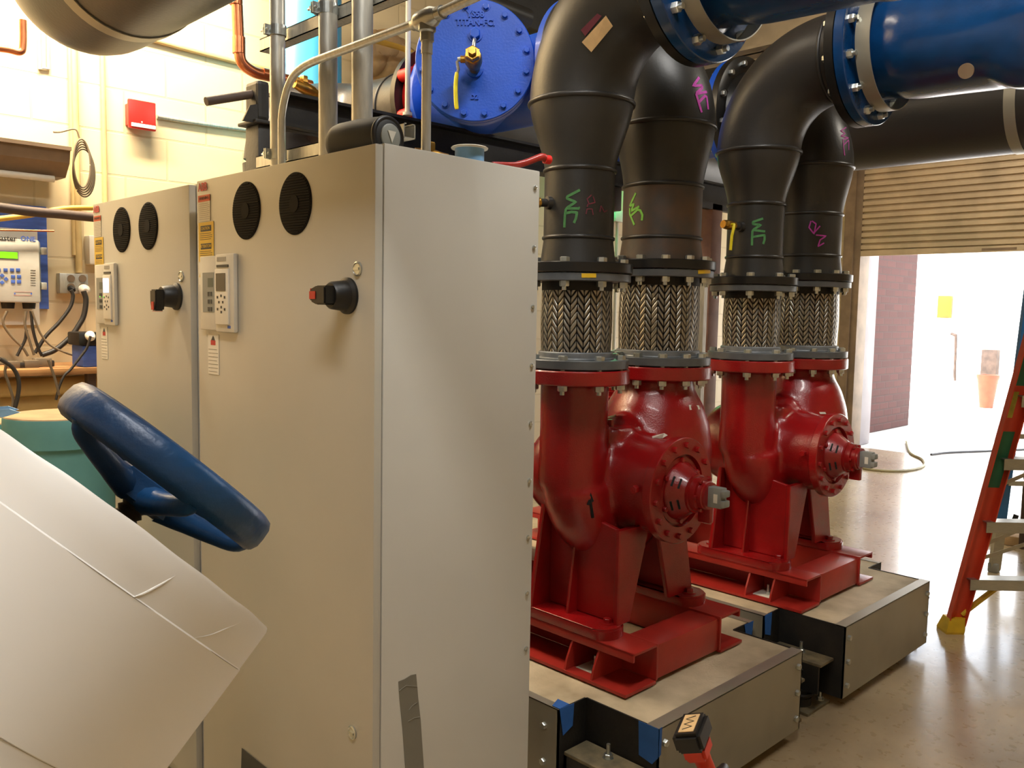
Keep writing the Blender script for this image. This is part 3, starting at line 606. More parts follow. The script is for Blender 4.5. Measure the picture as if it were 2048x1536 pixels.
marks('marker_scrawl', [[(1272, 386), (1260, 412), (1268, 408), (1263, 422), (1279, 413)], [(1260, 416), (1260, 428), (1269, 450)], [(1262, 432), (1276, 419), (1281, 421), (1285, 430), (1284, 441)]], T2, .0085, 'gmark', r2)
marks('marker_scrawl', [[(1398, 155), (1386, 172), (1404, 171), (1404, 176), (1391, 188), (1413, 184)], [(1392, 188), (1396, 202), (1403, 225)], [(1398, 204), (1409, 192), (1413, 194), (1416, 219)]], T2, .010, 'pmark', r2)
marks('marker_scrawl', [[(1526, 437), (1506, 444), (1506, 448), (1522, 450), (1505, 460), (1530, 463)], [(1505, 462), (1504, 478), (1504, 491)], [(1505, 474), (1529, 470), (1529, 480), (1526, 488)]], T3, .0095, 'gmark2', r3)
marks('marker_scrawl', [[(1692, 255), (1681, 262), (1690, 267), (1682, 272), (1697, 276), (1685, 280)], [(1686, 282), (1687, 296), (1689, 311)], [(1687, 290), (1697, 280), (1697, 300)]], T4, .006, 'pmark', r4)
marks('marker_scrawl', [[(1622, 442), (1618, 455), (1628, 468), (1632, 448), (1624, 442)], [(1628, 466), (1640, 452)], [(1632, 470), (1652, 472), (1640, 480), (1636, 493), (1648, 486)]], T4, .006, 'pmark', r4)
decal('paper_label', [(1212, 31), (1226, 52), (1183, 104), (1164, 84)], 'sticker', r1, T1, .002)
decal('printed_label', [(1195, 27), (1204, 32), (1171, 72), (1162, 60)], 'rmark', r1, T1, .0015)
# brass drain valves on risers
def side_valve(P0_, d, label, s=1.0, handle=True, hm='yhandle'):
    P0_ = Vector(P0_); d = Vector(d).normalized(); r = root('ball_valve', label, 'valve', P0_)
    bm = B(); lathe(bm, P0_, d, [(-.02, .024), (.012, .022), (.014, .014), (.04, .014)], 20); link('weld_outlet', bm, 'blackpipe2', r)
    bm = B(); lathe(bm, P0_, d, [(.036, .013), (.038, .017), (.046, .017), (.05, .015), (.06, .02), (.085, .02), (.09, .016), (.105, .017)], 18); hexa(bm, P0_+d*.046, d, .019, .012); hexa(bm, P0_+d*.088, d, .019, .014); link('valve_body', bm, 'brass', r)
    if handle:
        a = P0_+d*.072; sd = Vector((-.3, -.95, 0)); bm = B(); cyl(bm, a, a+sd*.035, .006, seg=10); tube(bm, [a+sd*.035, a+sd*.04+Vector((-.01, 0, -.02)), a+sd*.035+Vector((-.015, 0, -.05)), a+sd*.03+Vector((-.015, 0, -.11))], .0065, 8); link('lever_handle', bm, hm, r)
    return r
side_valve((C1[0]+DXP-.122, C1[1]-.0, 1.992-.01), (-1, .25, .05), 'brass valve with yellow lever on the farther black riser', 1)
side_valve((C1[0]-.118, C1[1]+.03, 1.97), (-1, .35, -.05), 'brass valve on the nearest riser, half hidden by the cabinet', 1, False)

# ================================================================ BLUE DISCHARGE VALVES
def blue_valve(cx, zc, label, hole=False):
    """angle-pattern valve: flange facing the riser, body running toward -Y"""
    y = 1.563; r = root('check_valve', label, 'valve', (cx, y, zc), 'blue discharge valves')
    bm = B(); lathe(bm, (cx, y, zc), (0, -1, 0), [(0, .12), (0, .284), (.003, .287), (.037, .287), (.040, .284), (.044, .205), (.06, .19)], 80, caps=False); link('valve_flange', bm, 'dblue', r)
    bm = B(); prof = [(.04, .20), (.09, .19), (.13, .196), (.2, .21), (.5, .222), (.9, .222), (1.0, .20), (1.08, .17)]
    lathe(bm, (cx, y, zc), (0, -1, 0), prof, 64)
    # bulged seat housing lower side
    lathe(bm, (cx+.02, y-.62, zc-.02), (-.75, 0, -.35), [(0, .2), (.1, .2), (.19, .17), (.225, .1), (.235, .01)], 40)
    c = link('valve_body', bm, 'dblue', r)
    md = c.modifiers.new('blend', 'REMESH'); md.mode = 'VOXEL'; md.voxel_size = .013; md.use_smooth_shade = True
    md = c.modifiers.new('soft', 'SMOOTH'); md.factor = .6; md.iterations = 10
    bm = B(); lathe(bm, (cx, y-.065, zc), (0, -1, 0), [(0, .235), (0, .239), (.055, .239), (.055, .235)], 80, caps=False); link('steel_band', bm, 'sheet', r, label='pale galvanized band strapped round the neck')
    for k in range(12):
        a = 2*math.pi*(k+.5)/12; d = Vector((math.cos(a), 0, math.sin(a)))*.25
        bm = B(); hexa(bm, Vector((cx, y-.040, zc))+d, (0, -1, 0), .017, .022, rot=a); cyl(bm, Vector((cx, y-.06, zc))+d, Vector((cx, y-.075, zc))+d, .0095, seg=10); link('flange_bolt', bm, 'zinc', r)
    if hole:
        p = PX(1937, 140, cx-.17); bm = B(); lathe(bm, p, (-1, -.0, -.35), [(.02, .026), (.028, .026)], 28); link('round_sticker', bm, 'frame', r, label='tan round sticker')
    return r
blue_valve(2.30, 2.655, 'blue banded valve at the top edge bolted to the nearest riser')
blue_valve(3.487, 2.655, 'blue banded valve at upper right with a tan round spot', True)

# ================================================================ Y STRAINERS
def strainer(cx, label, cover=True, lab2=None):
    zc = 2.60 if not cover else 2.60; y0 = 2.39; dep = math.radians(225); d = Vector((math.cos(dep), math.sin(dep), 0)); yi = 3.045
    r = root('strainer', label, 'strainer', (cx, y0, zc), 'blue strainers behind the risers')
    bm = B(); lathe(bm, (cx, y0, zc), (0, 1, 0), [(0, .15), (0, .275), (.003, .28), (.038, .28), (.04, .275), (.05, .21), (.12, .185), (.78, .185), (.84, .20), (.85, .245), (.853, .25), (.88, .25), (.883, .15)], 64, caps=False)
    lathe(bm, (cx, yi, zc), d, [(0, .19), (.2, .20), (.47, .212)], 48)
    link('strainer_body', bm, 'blue', r)
    P = Vector((cx, yi, zc))+d*.45
    bm = B(); lathe(bm, P, d, [(0, .21), (0, .236), (.003, .24), (.05, .24), (.053, .236)], 80, caps=False); link('cover_collar', bm, 'blue', r)
    bm = B(); lathe(bm, P, d, [(.056, .20), (.056, .237), (.059, .24), (.088, .24), (.091, .237), (.091, .0005)], 96, caps=False); cv = link('strainer_cover', bm, 'blue', r)
    s = Vector((-d.y, d.x, 0)); s = -s if s.dot(rt) < 0 else s; u = Vector((0, 0, 1)); Q = P+d*.091
    for k in range(16):
        a = 2*math.pi*(k+.5)/16; bm = B(); c = Q+(s*math.cos(a)+u*math.sin(a))*.212; cyl(bm, c, c+d*.003, .017, seg=14); hexa(bm, c+d*.003, d, .0125, .012); link('cover_bolt', bm, 'blue', r)
    if cover:
        bm = B(); c = Q+u*.10; cyl(bm, c, c+d*.006, .03, seg=20); hexa(bm, c+d*.006, d, .022, .02); link('centre_boss', bm, 'blue', cv); bm = B(); cyl(bm, Q-u*.035, Q-u*.035+d*.012, .034, seg=20); link('drain_boss', bm, 'blue', cv)
        bm = text_bm('YS58', .034, mframe(Q+u*.178+d*.001, s, u), .005, .0012); merge(bm, text_bm('TITAN-FCI', .034, mframe(Q+u*.146+d*.001, s, u), .005, .0012)); link('cast_lettering', bm, 'blue', cv)
        bm = text_bm('D2', .026, mframe(Q-u*.145+d*.001, s, u), .005, .0012); link('cast_lettering', bm, 'blue', cv)
        vroot = root('blowdown_valve', 'brass blowdown valve with yellow lever on the blue round cover', 'valve', Q-u*.035+d*.012)
        o = Q-u*.035+d*.0125; e = (d+u*.10).normalized()
        bm = B(); lathe(bm, o, e, [(0, .022), (.05, .022), (.052, .03), (.075, .034), (.115, .034), (.13, .03), (.132, .024), (.15, .024)], 24); hexa(bm, o+e*.135, e, .03, .025); hexa(bm, o+e*.15, e, .017, .03)
        lathe(bm, o+e*.09, -s, [(0, .02), (.03, .02), (.032, .014), (.05, .014)], 16); link('valve_body', bm, 'brass', vroot)
        h = o+e*.09-s*.052; bm = B(); lathe(bm, h-s*-.004, -s, [(0, .01), (.014, .008)], 10); tube(bm, [h, h-s*.012-u*.01, h-s*.006-u*.04, h-s*.012-u*.055], .006, 8); link('lever_arm', bm, 'zinc', vroot)
        bm = B(); tube(bm, spline([h-s*.012-u*.05, h-s*.016-u*.10, h-s*.014-u*.16, h-s*.010-u*.19], 4), [.007]+[.0085]*11+[.007]*1, 10); link('lever_grip', bm, 'yhandle', vroot, label='yellow vinyl grip')
        bm = B(); tube(bm, spline([o+e*.07+u*.03, o+e*.06+u*.055, o+e*.05+u*.085, o+e*.03+u*.10], 4), .008, 10); cyl(bm, o+e*.075+u*.02, o+e*.072+u*.042, .014, seg=12); link('vent_tube', bm, 'zinc', vroot)
    # bolts on the riser side flange
    for k in range(12):
        a = 2*math.pi*(k+.5)/12; dd_ = Vector((math.cos(a), 0, math.sin(a)))*.25; bm = B(); hexa(bm, Vector((cx, y0+.04, zc))+dd_, (0, 1, 0), .016, .02); link('flange_bolt', bm, 'zinc', r)
    return r
strainer(2.76, 'large cobalt strainer with round bolted cover and cast letters')
strainer(2.76+DXP, 'cobalt strainer mostly hidden behind the farther dark riser', False)
# butterfly valve + suction pipe with elbow on the steel beam
r = root('butterfly_valve', 'red butterfly valve between blue strainer and black pipe', 'valve', (2.76, 3.275, 2.6))
bm = B(); lathe(bm, (2.76, 3.275, 2.6), (0, 1, 0), [(0, .15), (0, .22), (.08, .22), (.08, .15)], 48, caps=False); link('valve_disc_body', bm, 'redv', r)
for k in range(8):
    bm = B(); a = 2*math.pi*(k+.5)/8; dd_ = Vector((math.cos(a), 0, math.sin(a)))*.24; cyl(bm, Vector((2.76, 3.275, 2.6))+dd_, Vector((2.76, 3.355, 2.6))+dd_, .03, seg=12); link('lug', bm, 'redv', r)
r = root('suction_pipe', 'black suction pipe with elbow resting on the black beam', 'pipe', (2.76, 3.357, 2.6))
bm = B(); lathe(bm, (2.76, 3.357, 2.6), (0, 1, 0), [(0, .14), (0, .265), (.035, .265), (.037, .21), (.09, .19)], 64, caps=False); link('pipe_flange', bm, 'blackfl', r)
bm = B(); pth = [(2.76, 3.56, 2.6), (2.76, 3.70, 2.6), (2.74, 3.86, 2.6)]+[(2.66+.0, 3.98, 2.6), (2.55, 4.06, 2.6)]
tube(bm, spline([(2.76, 3.42, 2.6), (2.76, 3.7, 2.6), (2.72, 3.95, 2.6), (2.58, 4.12, 2.6), (2.44, 4.2, 2.55), (2.40, 4.24, 2.35), (2.40, 4.24, 2.1), (2.40, 4.24, 0)], 8), .19, 48); link('pipe_run', bm, 'blackpipe2', r)
bm = B(); ring(bm, (2.76, 3.62, 2.6), (0, 1, 0), .189, .007); link('weld_bead', bm, 'blackpipe2', r)

# ================================================================ STEEL FRAME, HEADERS
YB = 3.05
def ibeam(bm, x0, x1, y, z0, z1, w=.1):
    box(bm, (x0, y-w/2, z1-.012), (x1, y+w/2, z1)); box(bm, (x0, y-w/2, z0), (x1, y+w/2, z0+.012)); box(bm, (x0, y-.005, z0), (x1, y+.005, z1))
bt = PY(577, 182, YB-.05).z; 
bm = B(); ibeam(bm, 1.70, 5.3, YB, bt-.13, bt)
thing('support_beam', bm, 'blacksteel', 'long black steel beam passing behind the strainer and risers', 'beam', smooth=False)
r = root('support_post', 'black steel post with capped top left of the conduits', 'post', (1.66, 3.05, 0))
a = PY(516, 260, 3.0); b = PY(548, 260, 3.0)
bm = B(); box(bm, (a.x, 3.0, 0), (b.x+.01, 3.1, bt-.14), .01); link('post_tube', bm, 'blacksteel', r)
bm = B(); c = PY(528, 215, 3.0); c.z = bt-.14; box(bm, (a.x-.02, 2.98, c.z), (b.x+.03, 3.12, c.z+.012), .003); box(bm, (a.x, 3.0, c.z+.012), (a.x+.05, 3.1, c.z+.16), .015); prism(bm, [(a.x-.06, 3.0, c.z), (a.x, 3.0, c.z), (a.x, 3.0, c.z+.07), (a.x-.03, 3.0, c.z+.06)], (0, .01, 0)); link('post_cap', bm, 'blacksteel', r, smooth=False)
# posts further along the frame
bm = B(); xp_ = PY(1424, 560, 3.0).x; box(bm, (xp_-.055, 2.98, 0), (xp_+.06, 3.12, bt-.132), .004); thing('support_post', bm, 'rustpost', 'pink primer streaked steel post seen between the riser pairs', 'post')
bm = B(); xq_ = PY(1404, 650, 2.95).x; box(bm, (xq_-.018, 2.93, 0), (xq_+.018, 2.97, 1.9)); 
thing('slotted_angle', bm, 'galv', 'thin slotted galvanized angle standing against the streaked post', 'post', smooth=False)
# second lower beam
bm = B(); box(bm, (4.0, 2.98, bt-.172), (5.3, 3.02, bt-.132)); thing('strut_channel', bm, 'blacksteel', 'thin dark channel just under the long black beam', 'beam', smooth=False)
# big dark header, then an added pipe that darkens a gap
def pipe(name, p0, p1, r_, m, label, cat='pipe', seg=40):
    return thing(name, cyl(B(), p0, p1, r_, seg=seg), m, label, cat)
zc = 2.69; hx = 4.95
r = root('header_pipe', 'large dark header pipe running right above the roller door', 'pipe', (hx, 1.0, zc))
bm = B(); cyl(bm, (hx, 2.75, zc), (hx, -3.9, zc), .245, seg=56); link('pipe_run', bm, 'blackpipe2', r)
bm = B(); q = PX(2014, 230, hx-.24); lathe(bm, (hx, q.y+.02, zc), (0, -1, 0), [(0, .245), (0, .2495), (.052, .2495), (.052, .245)], 56, caps=False); link('steel_band', bm, 'sheet', r, label='pale galvanized band')
pipe('header_pipe', (3.75, 4.45, 2.95), (7.6, 4.45, 2.95), .26, 'blackpipe', 'added dark pipe filling the gap high against the back wall behind the risers')  # invented pipe, put in to darken the gap behind the strainer
bm = B(); box(bm, (4.3, 4.4, 3.02), (4.32, -3.9, 3.22)); box(bm, (4.22, 4.4, 3.02), (4.40, -3.9, 3.035)); box(bm, (4.22, 4.4, 3.205), (4.40, -3.9, 3.22)); thing('ceiling_beam', bm, 'tan', 'tan edged steel beam above the farther riser elbows', 'beam', smooth=False)
bm = B(); box(bm, (3.3, 3.5, 3.18), (6.9, 3.62, 3.42)); thing('ceiling_beam', bm, 'blacksteel', 'dark steel member crossing above the blue strainer', 'beam', smooth=False)
bm = B(); a = PY(985, 25, 3.5); b = PY(1050, 40, 3.5); cyl(bm, PY(930, -10, 3.45), PY(1053, 38, 3.45), .055, seg=24); thing('black_tube', bm, 'blackpipe', 'short black tube end above the blue round cover', 'pipe')
# foam / insulation patch behind
bm = B(); a = [PY(x, y, 4.8) for x, y in ((745, 80), (830, 105), (825, 150), (800, 140), (770, 150), (742, 145))]
for p_ in ((778, 120, .16), (800, 132, .15), (755, 110, .13)):
    t_ = bmesh.new(); bmesh.ops.create_icosphere(t_, subdivisions=3, radius=p_[2]); c = PY(p_[0], p_[1], YW-.20)
    for v in t_.verts: v.co = c+v.co*(1+.25*math.sin(v.co.x*31)*math.sin(v.co.z*27+1)); 
    merge(bm, t_)
thing('insulation_lump', bm, 'tealtop', 'lumpy tan insulation behind the black suction pipe', 'insulation')
bm = B(); tube(bm, spline([PY(735, 76, YW-.46), PY(775, 88, YW-.46), PY(805, 97, YW-.46), PY(835, 112, YW-.46), PY(850, 116, YW-.02)], 6), .018, 8); thing('gas_line', bm, 'yellowc', 'thin yellow line sagging above the tan insulation', 'pipe')
# pale blue tank
a = PY(575, 120, 4.35); b = PY(702, 60, 4.35); R = (b.x-a.x)/2*.98
bm = B(); lathe(bm, ((a.x+b.x)/2, 4.50, 0), (0, 0, 1), [(0, R), (3.4, R), (3.6, R*.8), (3.68, R*.3)], 48); thing('blue_tank', bm, 'tank', 'pale blue vertical tank behind the galvanized conduits', 'tank')
# copper line
r = root('copper_pipe', 'copper pipe dropping and turning right beside the conduits', 'pipe', PY(480, 100, 4.5))
c0 = PY(473, -20, 4.15); c1 = PY(478, 95, 4.15); c2 = PY(484, 125, 4.15); c3 = PY(510, 145, 4.15); c4 = PY(545, 152, 4.15); c5 = PY(622, 171, 4.15)
bm = B(); tube(bm, [c0, c1]+spline([c1, c2, c3, c4], 6)[1:]+[c5], .028, 16); link('tube_run', bm, 'copper', r)
for a, b in ((c1-Vector((0, 0, .03)), c1+Vector((0, 0, .05))), (c4-Vector((.06, 0, 0)), c4+Vector((.0, 0, 0))), (PY(472, 10, 4.15), PY(472.5, 2, 4.15))):
    bm = B(); cyl(bm, a, b, .032, seg=18); link('solder_coupling', bm, 'copper', r)
c = PY(600, 172, 3.75); r = root('hose_bibb', 'brass valve with cable tag sitting on the black beam', 'valve', c)
bm = B(); lathe(bm, c, (1, 0, -.2), [(-.03, .02), (0, .026), (.03, .03), (.07, .026), (.09, .018), (.12, .018)], 16); hexa(bm, c+Vector((.02, 0, .02)), (0, 0, 1), .022, .03); hexa(bm, c+Vector((-.02, 0, .02)), (-.4, 0, 1), .016, .035); link('valve_body', bm, 'brass', r)
bm = B(); cyl(bm, c+Vector((.10, 0, -.02)), c+Vector((.2, 0, -.045)), .016, seg=12); link('nipple', bm, 'blackpl', r)

# ================================================================ CABINETS
def cabinet(x0, y0, w, d, H, label, on, rot_h, stamp=True):
    """front faces -X; y0 is the right edge (toward -Y)"""
    r = root('drive_cabinet', label, 'cabinet', (x0+d/2, y0+w/2, 0), 'grey drive cabinets')
    bm = B(); box(bm, (x0+.024, y0, .0), (x0+d, y0+w, H), .004); link('enclosure', bm, 'cab', r)
    bm = B(); box(bm, (x0, y0+.001, .06), (x0+.022, y0+w-.001, H-.004), .004); link('door', bm, 'cabdoor', r); door = r
    k = w/.906; X = x0-.0006
    def Y(f): return y0+f*w     # 0 = right edge, 1 = left edge as seen
    # vents
    for f in (.378, .660):
        bm = B(); lathe(bm, (x0, Y(f), H-.112), (-1, 0, 0), [(0, .078), (.002, .078), (.003, .076)], 64)
        v = link('vent_grille', bm, 'vent', r, label='round black vent grille')
        bm = B()
        for i in range(-11, 12):
            h = math.sqrt(max(0, .074**2-(i*.0065)**2)); box(bm, (x0-.0045, Y(f)-h, H-.112+i*.0065-.0012), (x0-.0028, Y(f)+h, H-.112+i*.0065+.0012))
        link('mesh_bars', bm, 'vent', v, smooth=False)
        bm = B(); lathe(bm, (x0-.0045, Y(f), H-.112), (-1, 0, 0), [(0, .022), (.001, .022)], 32); link('fan_hub', bm, 'vent', v)
    def rect(name, f0, z1, f1, z0, m, t=.001, par=None, bev=0, x=None):
        bm = B(); xx = X if x is None else x; box(bm, (xx, Y(f0), z0), (xx-t, Y(f1), z1), bev); return link(name, bm, m, par or r, smooth=bool(bev))
    def txt(s, size, f, z, m, par, x=None, bold=0):
        bm = text_bm(s, size, mframe(((X if x is None else x)-.0012, Y(f), z), (0, -1, 0), (0, 0, 1)), .0002, bold); return link('lettering', bm, m, par, smooth=False)
    L = .985
    t_ = txt('ABB', .032, L-.033, H-.026, 'labred', r, bold=.0012); t_.name = 'maker_logo'
    # labels
    a = rect('warning_label', L, H-.049, L-.085, H-.125, 'white', .0008); rect('header_strip', L, H-.049, L-.085, H-.068, 'orange', .0012, a)
    txt('WARNING', .013, L-.045, H-.0585, 'ink', a, X-.0008)
    def lines(par, f0, f1, zt, zb, n, m='inkl', th=.0012):
        bm = B()
        for i in range(n):
            z = zt+(zb-zt)*i/(n-1); e = f1+(0 if i % 3 else .008); box(bm, (X-.0008, Y(f0), z-th/2), (X-.0012, Y(e), z+th/2))
        link('fine_print', bm, m, par, smooth=False)
    lines(a, L-.006, L-.08, H-.074, H-.119, 9)
    a = rect('caution_label', L+.0, H-.128, L-.108, H-.242, 'yellow', .0010)
    for zt, s in ((H-.138, 'CAUTION'), (H-.190, 'ATTENTION')):
        rect('black_strip', L-.016, zt, L-.092, zt-.017, 'ink', .0013, a); txt(s, .0125, L-.054, zt-.0085, 'yellow', a, X-.0012)
        lines(a, L-.010, L-.098, zt-.023, zt-.040, 4, 'ink', .0016)
    a = rect('hazard_label', L, H-.246, L-.085, H-.31, 'white', .0008); rect('header_strip', L-.028, H-.246, L-.085, H-.255, 'orange', .0012, a); rect('header_strip', L-.028, H-.275, L-.085, H-.285, 'orange', .0012, a)
    lines(a, L-.032, L-.08, H-.259, H-.271, 4); lines(a, L-.032, L-.08, H-.289, H-.305, 5)
    bm = B(); prism(bm, [(X-.0008, Y(L-.003), H-.288), (X-.0008, Y(L-.025), H-.288), (X-.0008, Y(L-.014), H-.262)], (-.0006, 0, 0)); link('hazard_triangle', bm, 'yellow', a, smooth=False)
    # keypad platform
    zt, zb = H-.232-.0, H-.440
    zt, zb = 1.743-(1.971-H), 1.528-(1.971-H)
    zt -= .0; zk = zt
    f0, f1, fm = .958, .716, .842
    a = rect('keypad_bezel', f0, zt, fm+.002, zb, 'paleg', .010, None, .004)
    rect('recess', f0-.022, zt-.048, fm+.014, zb+.052, 'greypl', .0012, a, 0, X-.0098); rect('small_screen', f0-.06, zt-.064, fm+.02, zt-.09, 'tealscr', .0014, a, 0, X-.010)
    bm = B()
    for i in range(3):
        for j in range(2): z = zt-.104-.022*i; box(bm, (X-.0108, Y(f0-.06-.018*j), z), (X-.0124, Y(f0-.070-.018*j), z-.012))
    link('small_keys', bm, 'ink', a, smooth=False)
    b = rect('control_keypad', fm-.002, zt+.003, f1, zb-.004, 'paleg', .014, None, .006)
    rect('name_strip', fm-.018, zt-.006, fm-.078, zt-.018, 'inkl', .0012, b, 0, X-.0138)
    pad_ = rect('handset', fm-.012, zt-.040, fm-.10, zb+.018, 'white', .006, b, .003, X-.0135)
    rect('handset_clip', fm-.018, zt-.028, fm-.095, zt-.035, 'ink', .003, b, 0, X-.0138)
    sc = rect('display', fm-.022, zt-.052, fm-.085, zt-.102, 'lit' if on else 'screen', .0012, b, 0, X-.0195)
    bm = B()
    for i, (u_, v_) in enumerate(((.03, .116), (.055, .112), (.078, .116), (.04, .13), (.066, .13), (.03, .15), (.055, .144), (.078, .15), (.055, .158))): box(bm, (X-.0195, Y(fm-u_+.004), zt-v_), (X-.0203, Y(fm-u_-.005), zt-v_-.007))
    link('keys', bm, 'ink', b, smooth=False)
    rect('badge', fm-.085, zb+.016, fm-.105, zb+.008, 'wall_ply', .001, b, 0, X-.0138)
    if on:
        for f_ in (fm+.02, fm-.022): bm = B(); lathe(bm, (X-.0196, Y(f_), zt-.117), (-1, 0, 0), [(0, .0022), (.001, .0022)], 10); link('status_light', bm, 'led', b)
    # inspection tag
    zt2 = zb-.012; a = rect('service_tag', .926, zt2, .850, zt2-.118, 'white', .0008)
    rect('logo_block', .905, zt2-.018, .872, zt2-.032, 'labred', .0012, a); bm = B(); prism(bm, [(X-.0008, Y(.902), zt2-.018), (X-.0008, Y(.875), zt2-.018), (X-.0008, Y(.881), zt2-.010), (X-.0008, Y(.888), zt2-.004), (X-.0008, Y(.895), zt2-.011)], (-.0005, 0, 0)); link('logo_peak', bm, 'ink', a, smooth=False)
    lines(a, .922, .855, zt2-.045, zt2-.110, 7, 'ink', .001)
    # lock
    zl = 1.690-(1.971-H); bm = B(); lathe(bm, (X, Y(.074), zl), (-1, 0, 0), [(0, .017), (.003, .017), (.005, .014), (.003, .012), (.0028, .003)], 28); box(bm, (X-.002, Y(.074)-.010, zl-.003), (X-.006, Y(.074)+.010, zl+.003)); link('cam_lock', bm, 'zinc', r)
    bm = B(); lathe(bm, (X, Y(.092), .572), (-1, 0, 0), [(0, .017), (.003, .017), (.005, .014), (.003, .012), (.0028, .003)], 28); box(bm, (X-.002, Y(.092)-.010, .569), (X-.006, Y(.092)+.010, .575)); link('cam_lock', bm, 'zinc', r)
    # rotary disconnect
    zh = 1.628-(1.971-H); yh = Y(.118); c = Vector((X, yh, zh))
    h = root_child('disconnect_switch', r, c)
    bm = B(); lathe(bm, c, (-1, 0, 0), [(0, .043), (.006, .043), (.012, .036), (.045, .032), (.050, .028)], 36)
    hv = Vector((0, 0, -1)) if rot_h else Vector((0, 1, 0)); sv = Vector((0, 1, 0)) if rot_h else Vector((0, 0, 1))
    e0_ = c+Vector((-.046, 0, 0))
    P = [e0_+sv*.022-hv*.02, e0_+sv*.022+hv*.02, e0_+sv*.014+hv*.046, e0_-sv*.014+hv*.046, e0_-sv*.022+hv*.02, e0_-sv*.022-hv*.02]
    prism(bm, P, (-.03, 0, 0)); bmesh.ops.bevel(bm, geom=[e for e in bm.edges if e.calc_length() > .02 and all(v.co.x < c.x-.045 for v in e.verts)], offset=.004, segments=2, affect='EDGES')
    link('handle', bm, 'blackpl', h)
    bm = B(); q = e0_+Vector((-.0305, 0, 0)); prism(bm, [q+sv*.009+hv*.018, q+sv*.009+hv*.043, q-sv*.009+hv*.043, q-sv*.009+hv*.018], (-.0012, 0, 0)); prism(bm, [e0_+Vector((-.004, 0, 0))+sv*.0155+hv*.047, e0_+Vector((-.026, 0, 0))+sv*.0155+hv*.047, e0_+Vector((-.026, 0, 0))-sv*.010+hv*.047, e0_+Vector((-.004, 0, 0))-sv*.010+hv*.047], hv*.0012); link('red_insert', bm, 'redpl', h, smooth=False, label='red indicator insert')
    # side screws at the rear edge
    for i in range(9):
        z = H-.045-i*.157; bm = B(); lathe(bm, (x0+d-.018, y0-.0002, z), (0, -1, 0), [(0, .006), (.003, .006), (.005, .003)], 12); link('side_screw', bm, 'zinc', r)
    return r
def root_child(name, par, loc):
    o = bpy.data.objects.new(name, None); COL.objects.link(o); o.parent = par; o.location = Vector(loc)-origin(par); o.empty_display_size = .05; return o
cabA = cabinet(1.152, 1.6175, .906, .530, 1.971, 'nearer grey drive cabinet with duct tape on its side', False, False)
cabB = cabinet(1.160, 2.592, .822, .44, 1.969, 'farther grey drive cabinet with a lit white keypad screen', True, True)
# black triangle sticker on the nearer door and duct tape on the side
a, b, c = [PX(x, y, 1.1512) for x, y in ((484, 1496), (482, 1560), (545, 1545))]
bm = B(); prism(bm, [a, b, c], (-.001, 0, 0)); link('black_triangle', bm, 'ink', cabA, smooth=False, label='black triangular label low on the door')
YS = 1.6172; bm = B(); P = [PY(x, y, YS) for x, y in ((796.5, 1363), (809, 1358), (822, 1350), (832, 1348), (836, 1395), (841, 1440), (849, 1560), (812, 1560), (805, 1460), (799, 1400))]
prism(bm, P, (0, -.0009, 0)); tp = thing('duct_tape', bm, 'duct', 'strip of grey duct tape down the cabinet side', 'tape', smooth=False)
bm = B()
for ln in (((798, 1382), (812, 1371), (834, 1373)), ((818, 1420), (825, 1411), (834, 1405)), ((816, 1443), (828, 1436), (839, 1434))):
    tube(bm, [PY(x, y, YS-.0009) for x, y in ln], .0011, 6)
link('crease', bm, 'duct', tp)
# small dark speck scuffs on the side panel
# ---------------------------------------------------------------- things on the cabinet top
ZT = 1.971
r = root('speaker', 'black cylindrical speaker lying on the nearer cabinet top', 'speaker', (1.21, 1.70, ZT))
c = Vector((1.235, 1.700, ZT+.030)); ax_ = Vector((-.12, 1, 0)).normalized()
bm = B(); lathe(bm, c, ax_, [(-.02, .035), (-.012, .047), (0, .049), (.02, .050), (.08, .052), (.14, .050), (.155, .047), (.166, .04)], 48); link('fabric_body', bm, 'rubber', r)
bm = B(); ring(bm, c-ax_*.012, ax_, .044, .0065, 48, 10); link('end_ring', bm, 'blackpl', r)
bm = B(); lathe(bm, c-ax_*.0185, -ax_, [(0, .030), (.005, .030), (.007, .027)], 40); rad = link('bass_radiator', bm, 'greypl', r, label='grey round end cap')
bm = B(); sx = Vector((0, 0, 1)).cross(-ax_).normalized(); q = c-ax_*.0262; prism(bm, [q+sx*.013+Vector((0, 0, .013)), q-sx*.013+Vector((0, 0, .013)), q-Vector((0, 0, .014))], -ax_*.001); link('raised_triangle', bm, 'paleg', rad, smooth=False)
r = root('tape_roll', 'blue tape roll with white top disc on the cabinet', 'tape', (1.475, 1.68, ZT))
c = PZ(937, 330, ZT); c = Vector((1.44, 1.665, ZT)); 
q = PY(939, 310, 1.665); c = Vector((q.x, 1.665, ZT))
bm = B(); lathe(bm, c+Vector((0, 0, .001)), (0, 0, 1), [(0, .037), (.032, .037), (.032, .02), (0, .02)], 40, caps=False); link('tape_body', bm, 'paleblue', r)
bm = B(); lathe(bm, c+Vector((0, 0, .033)), (0, 0, 1), [(0, .02), (0, .046), (.003, .047), (.005, .044), (.005, .02)], 40, caps=False); link('rim_disc', bm, 'white', r)
r.location = c; 
for ch in r.children: ch.location = Vector((1.475, 1.68, ZT))-c
a = PY(985, 322, 1.70); a = Vector((a.x, 1.70, ZT+.014)); b = PY(1092, 319, 1.66)
r = root('pry_bar', 'worn red bar handle sticking off the cabinet top', 'tool', (a.x, 1.70, ZT))
bm = B(); tube(bm, spline([a, a.lerp(b, .5)+Vector((0, 0, -.006)), b+Vector((-.02, 0, .004)), b], 6), [.007]*6+[.009]*6+[.010]*7, 12); link('bar', bm, 'redbase', r)
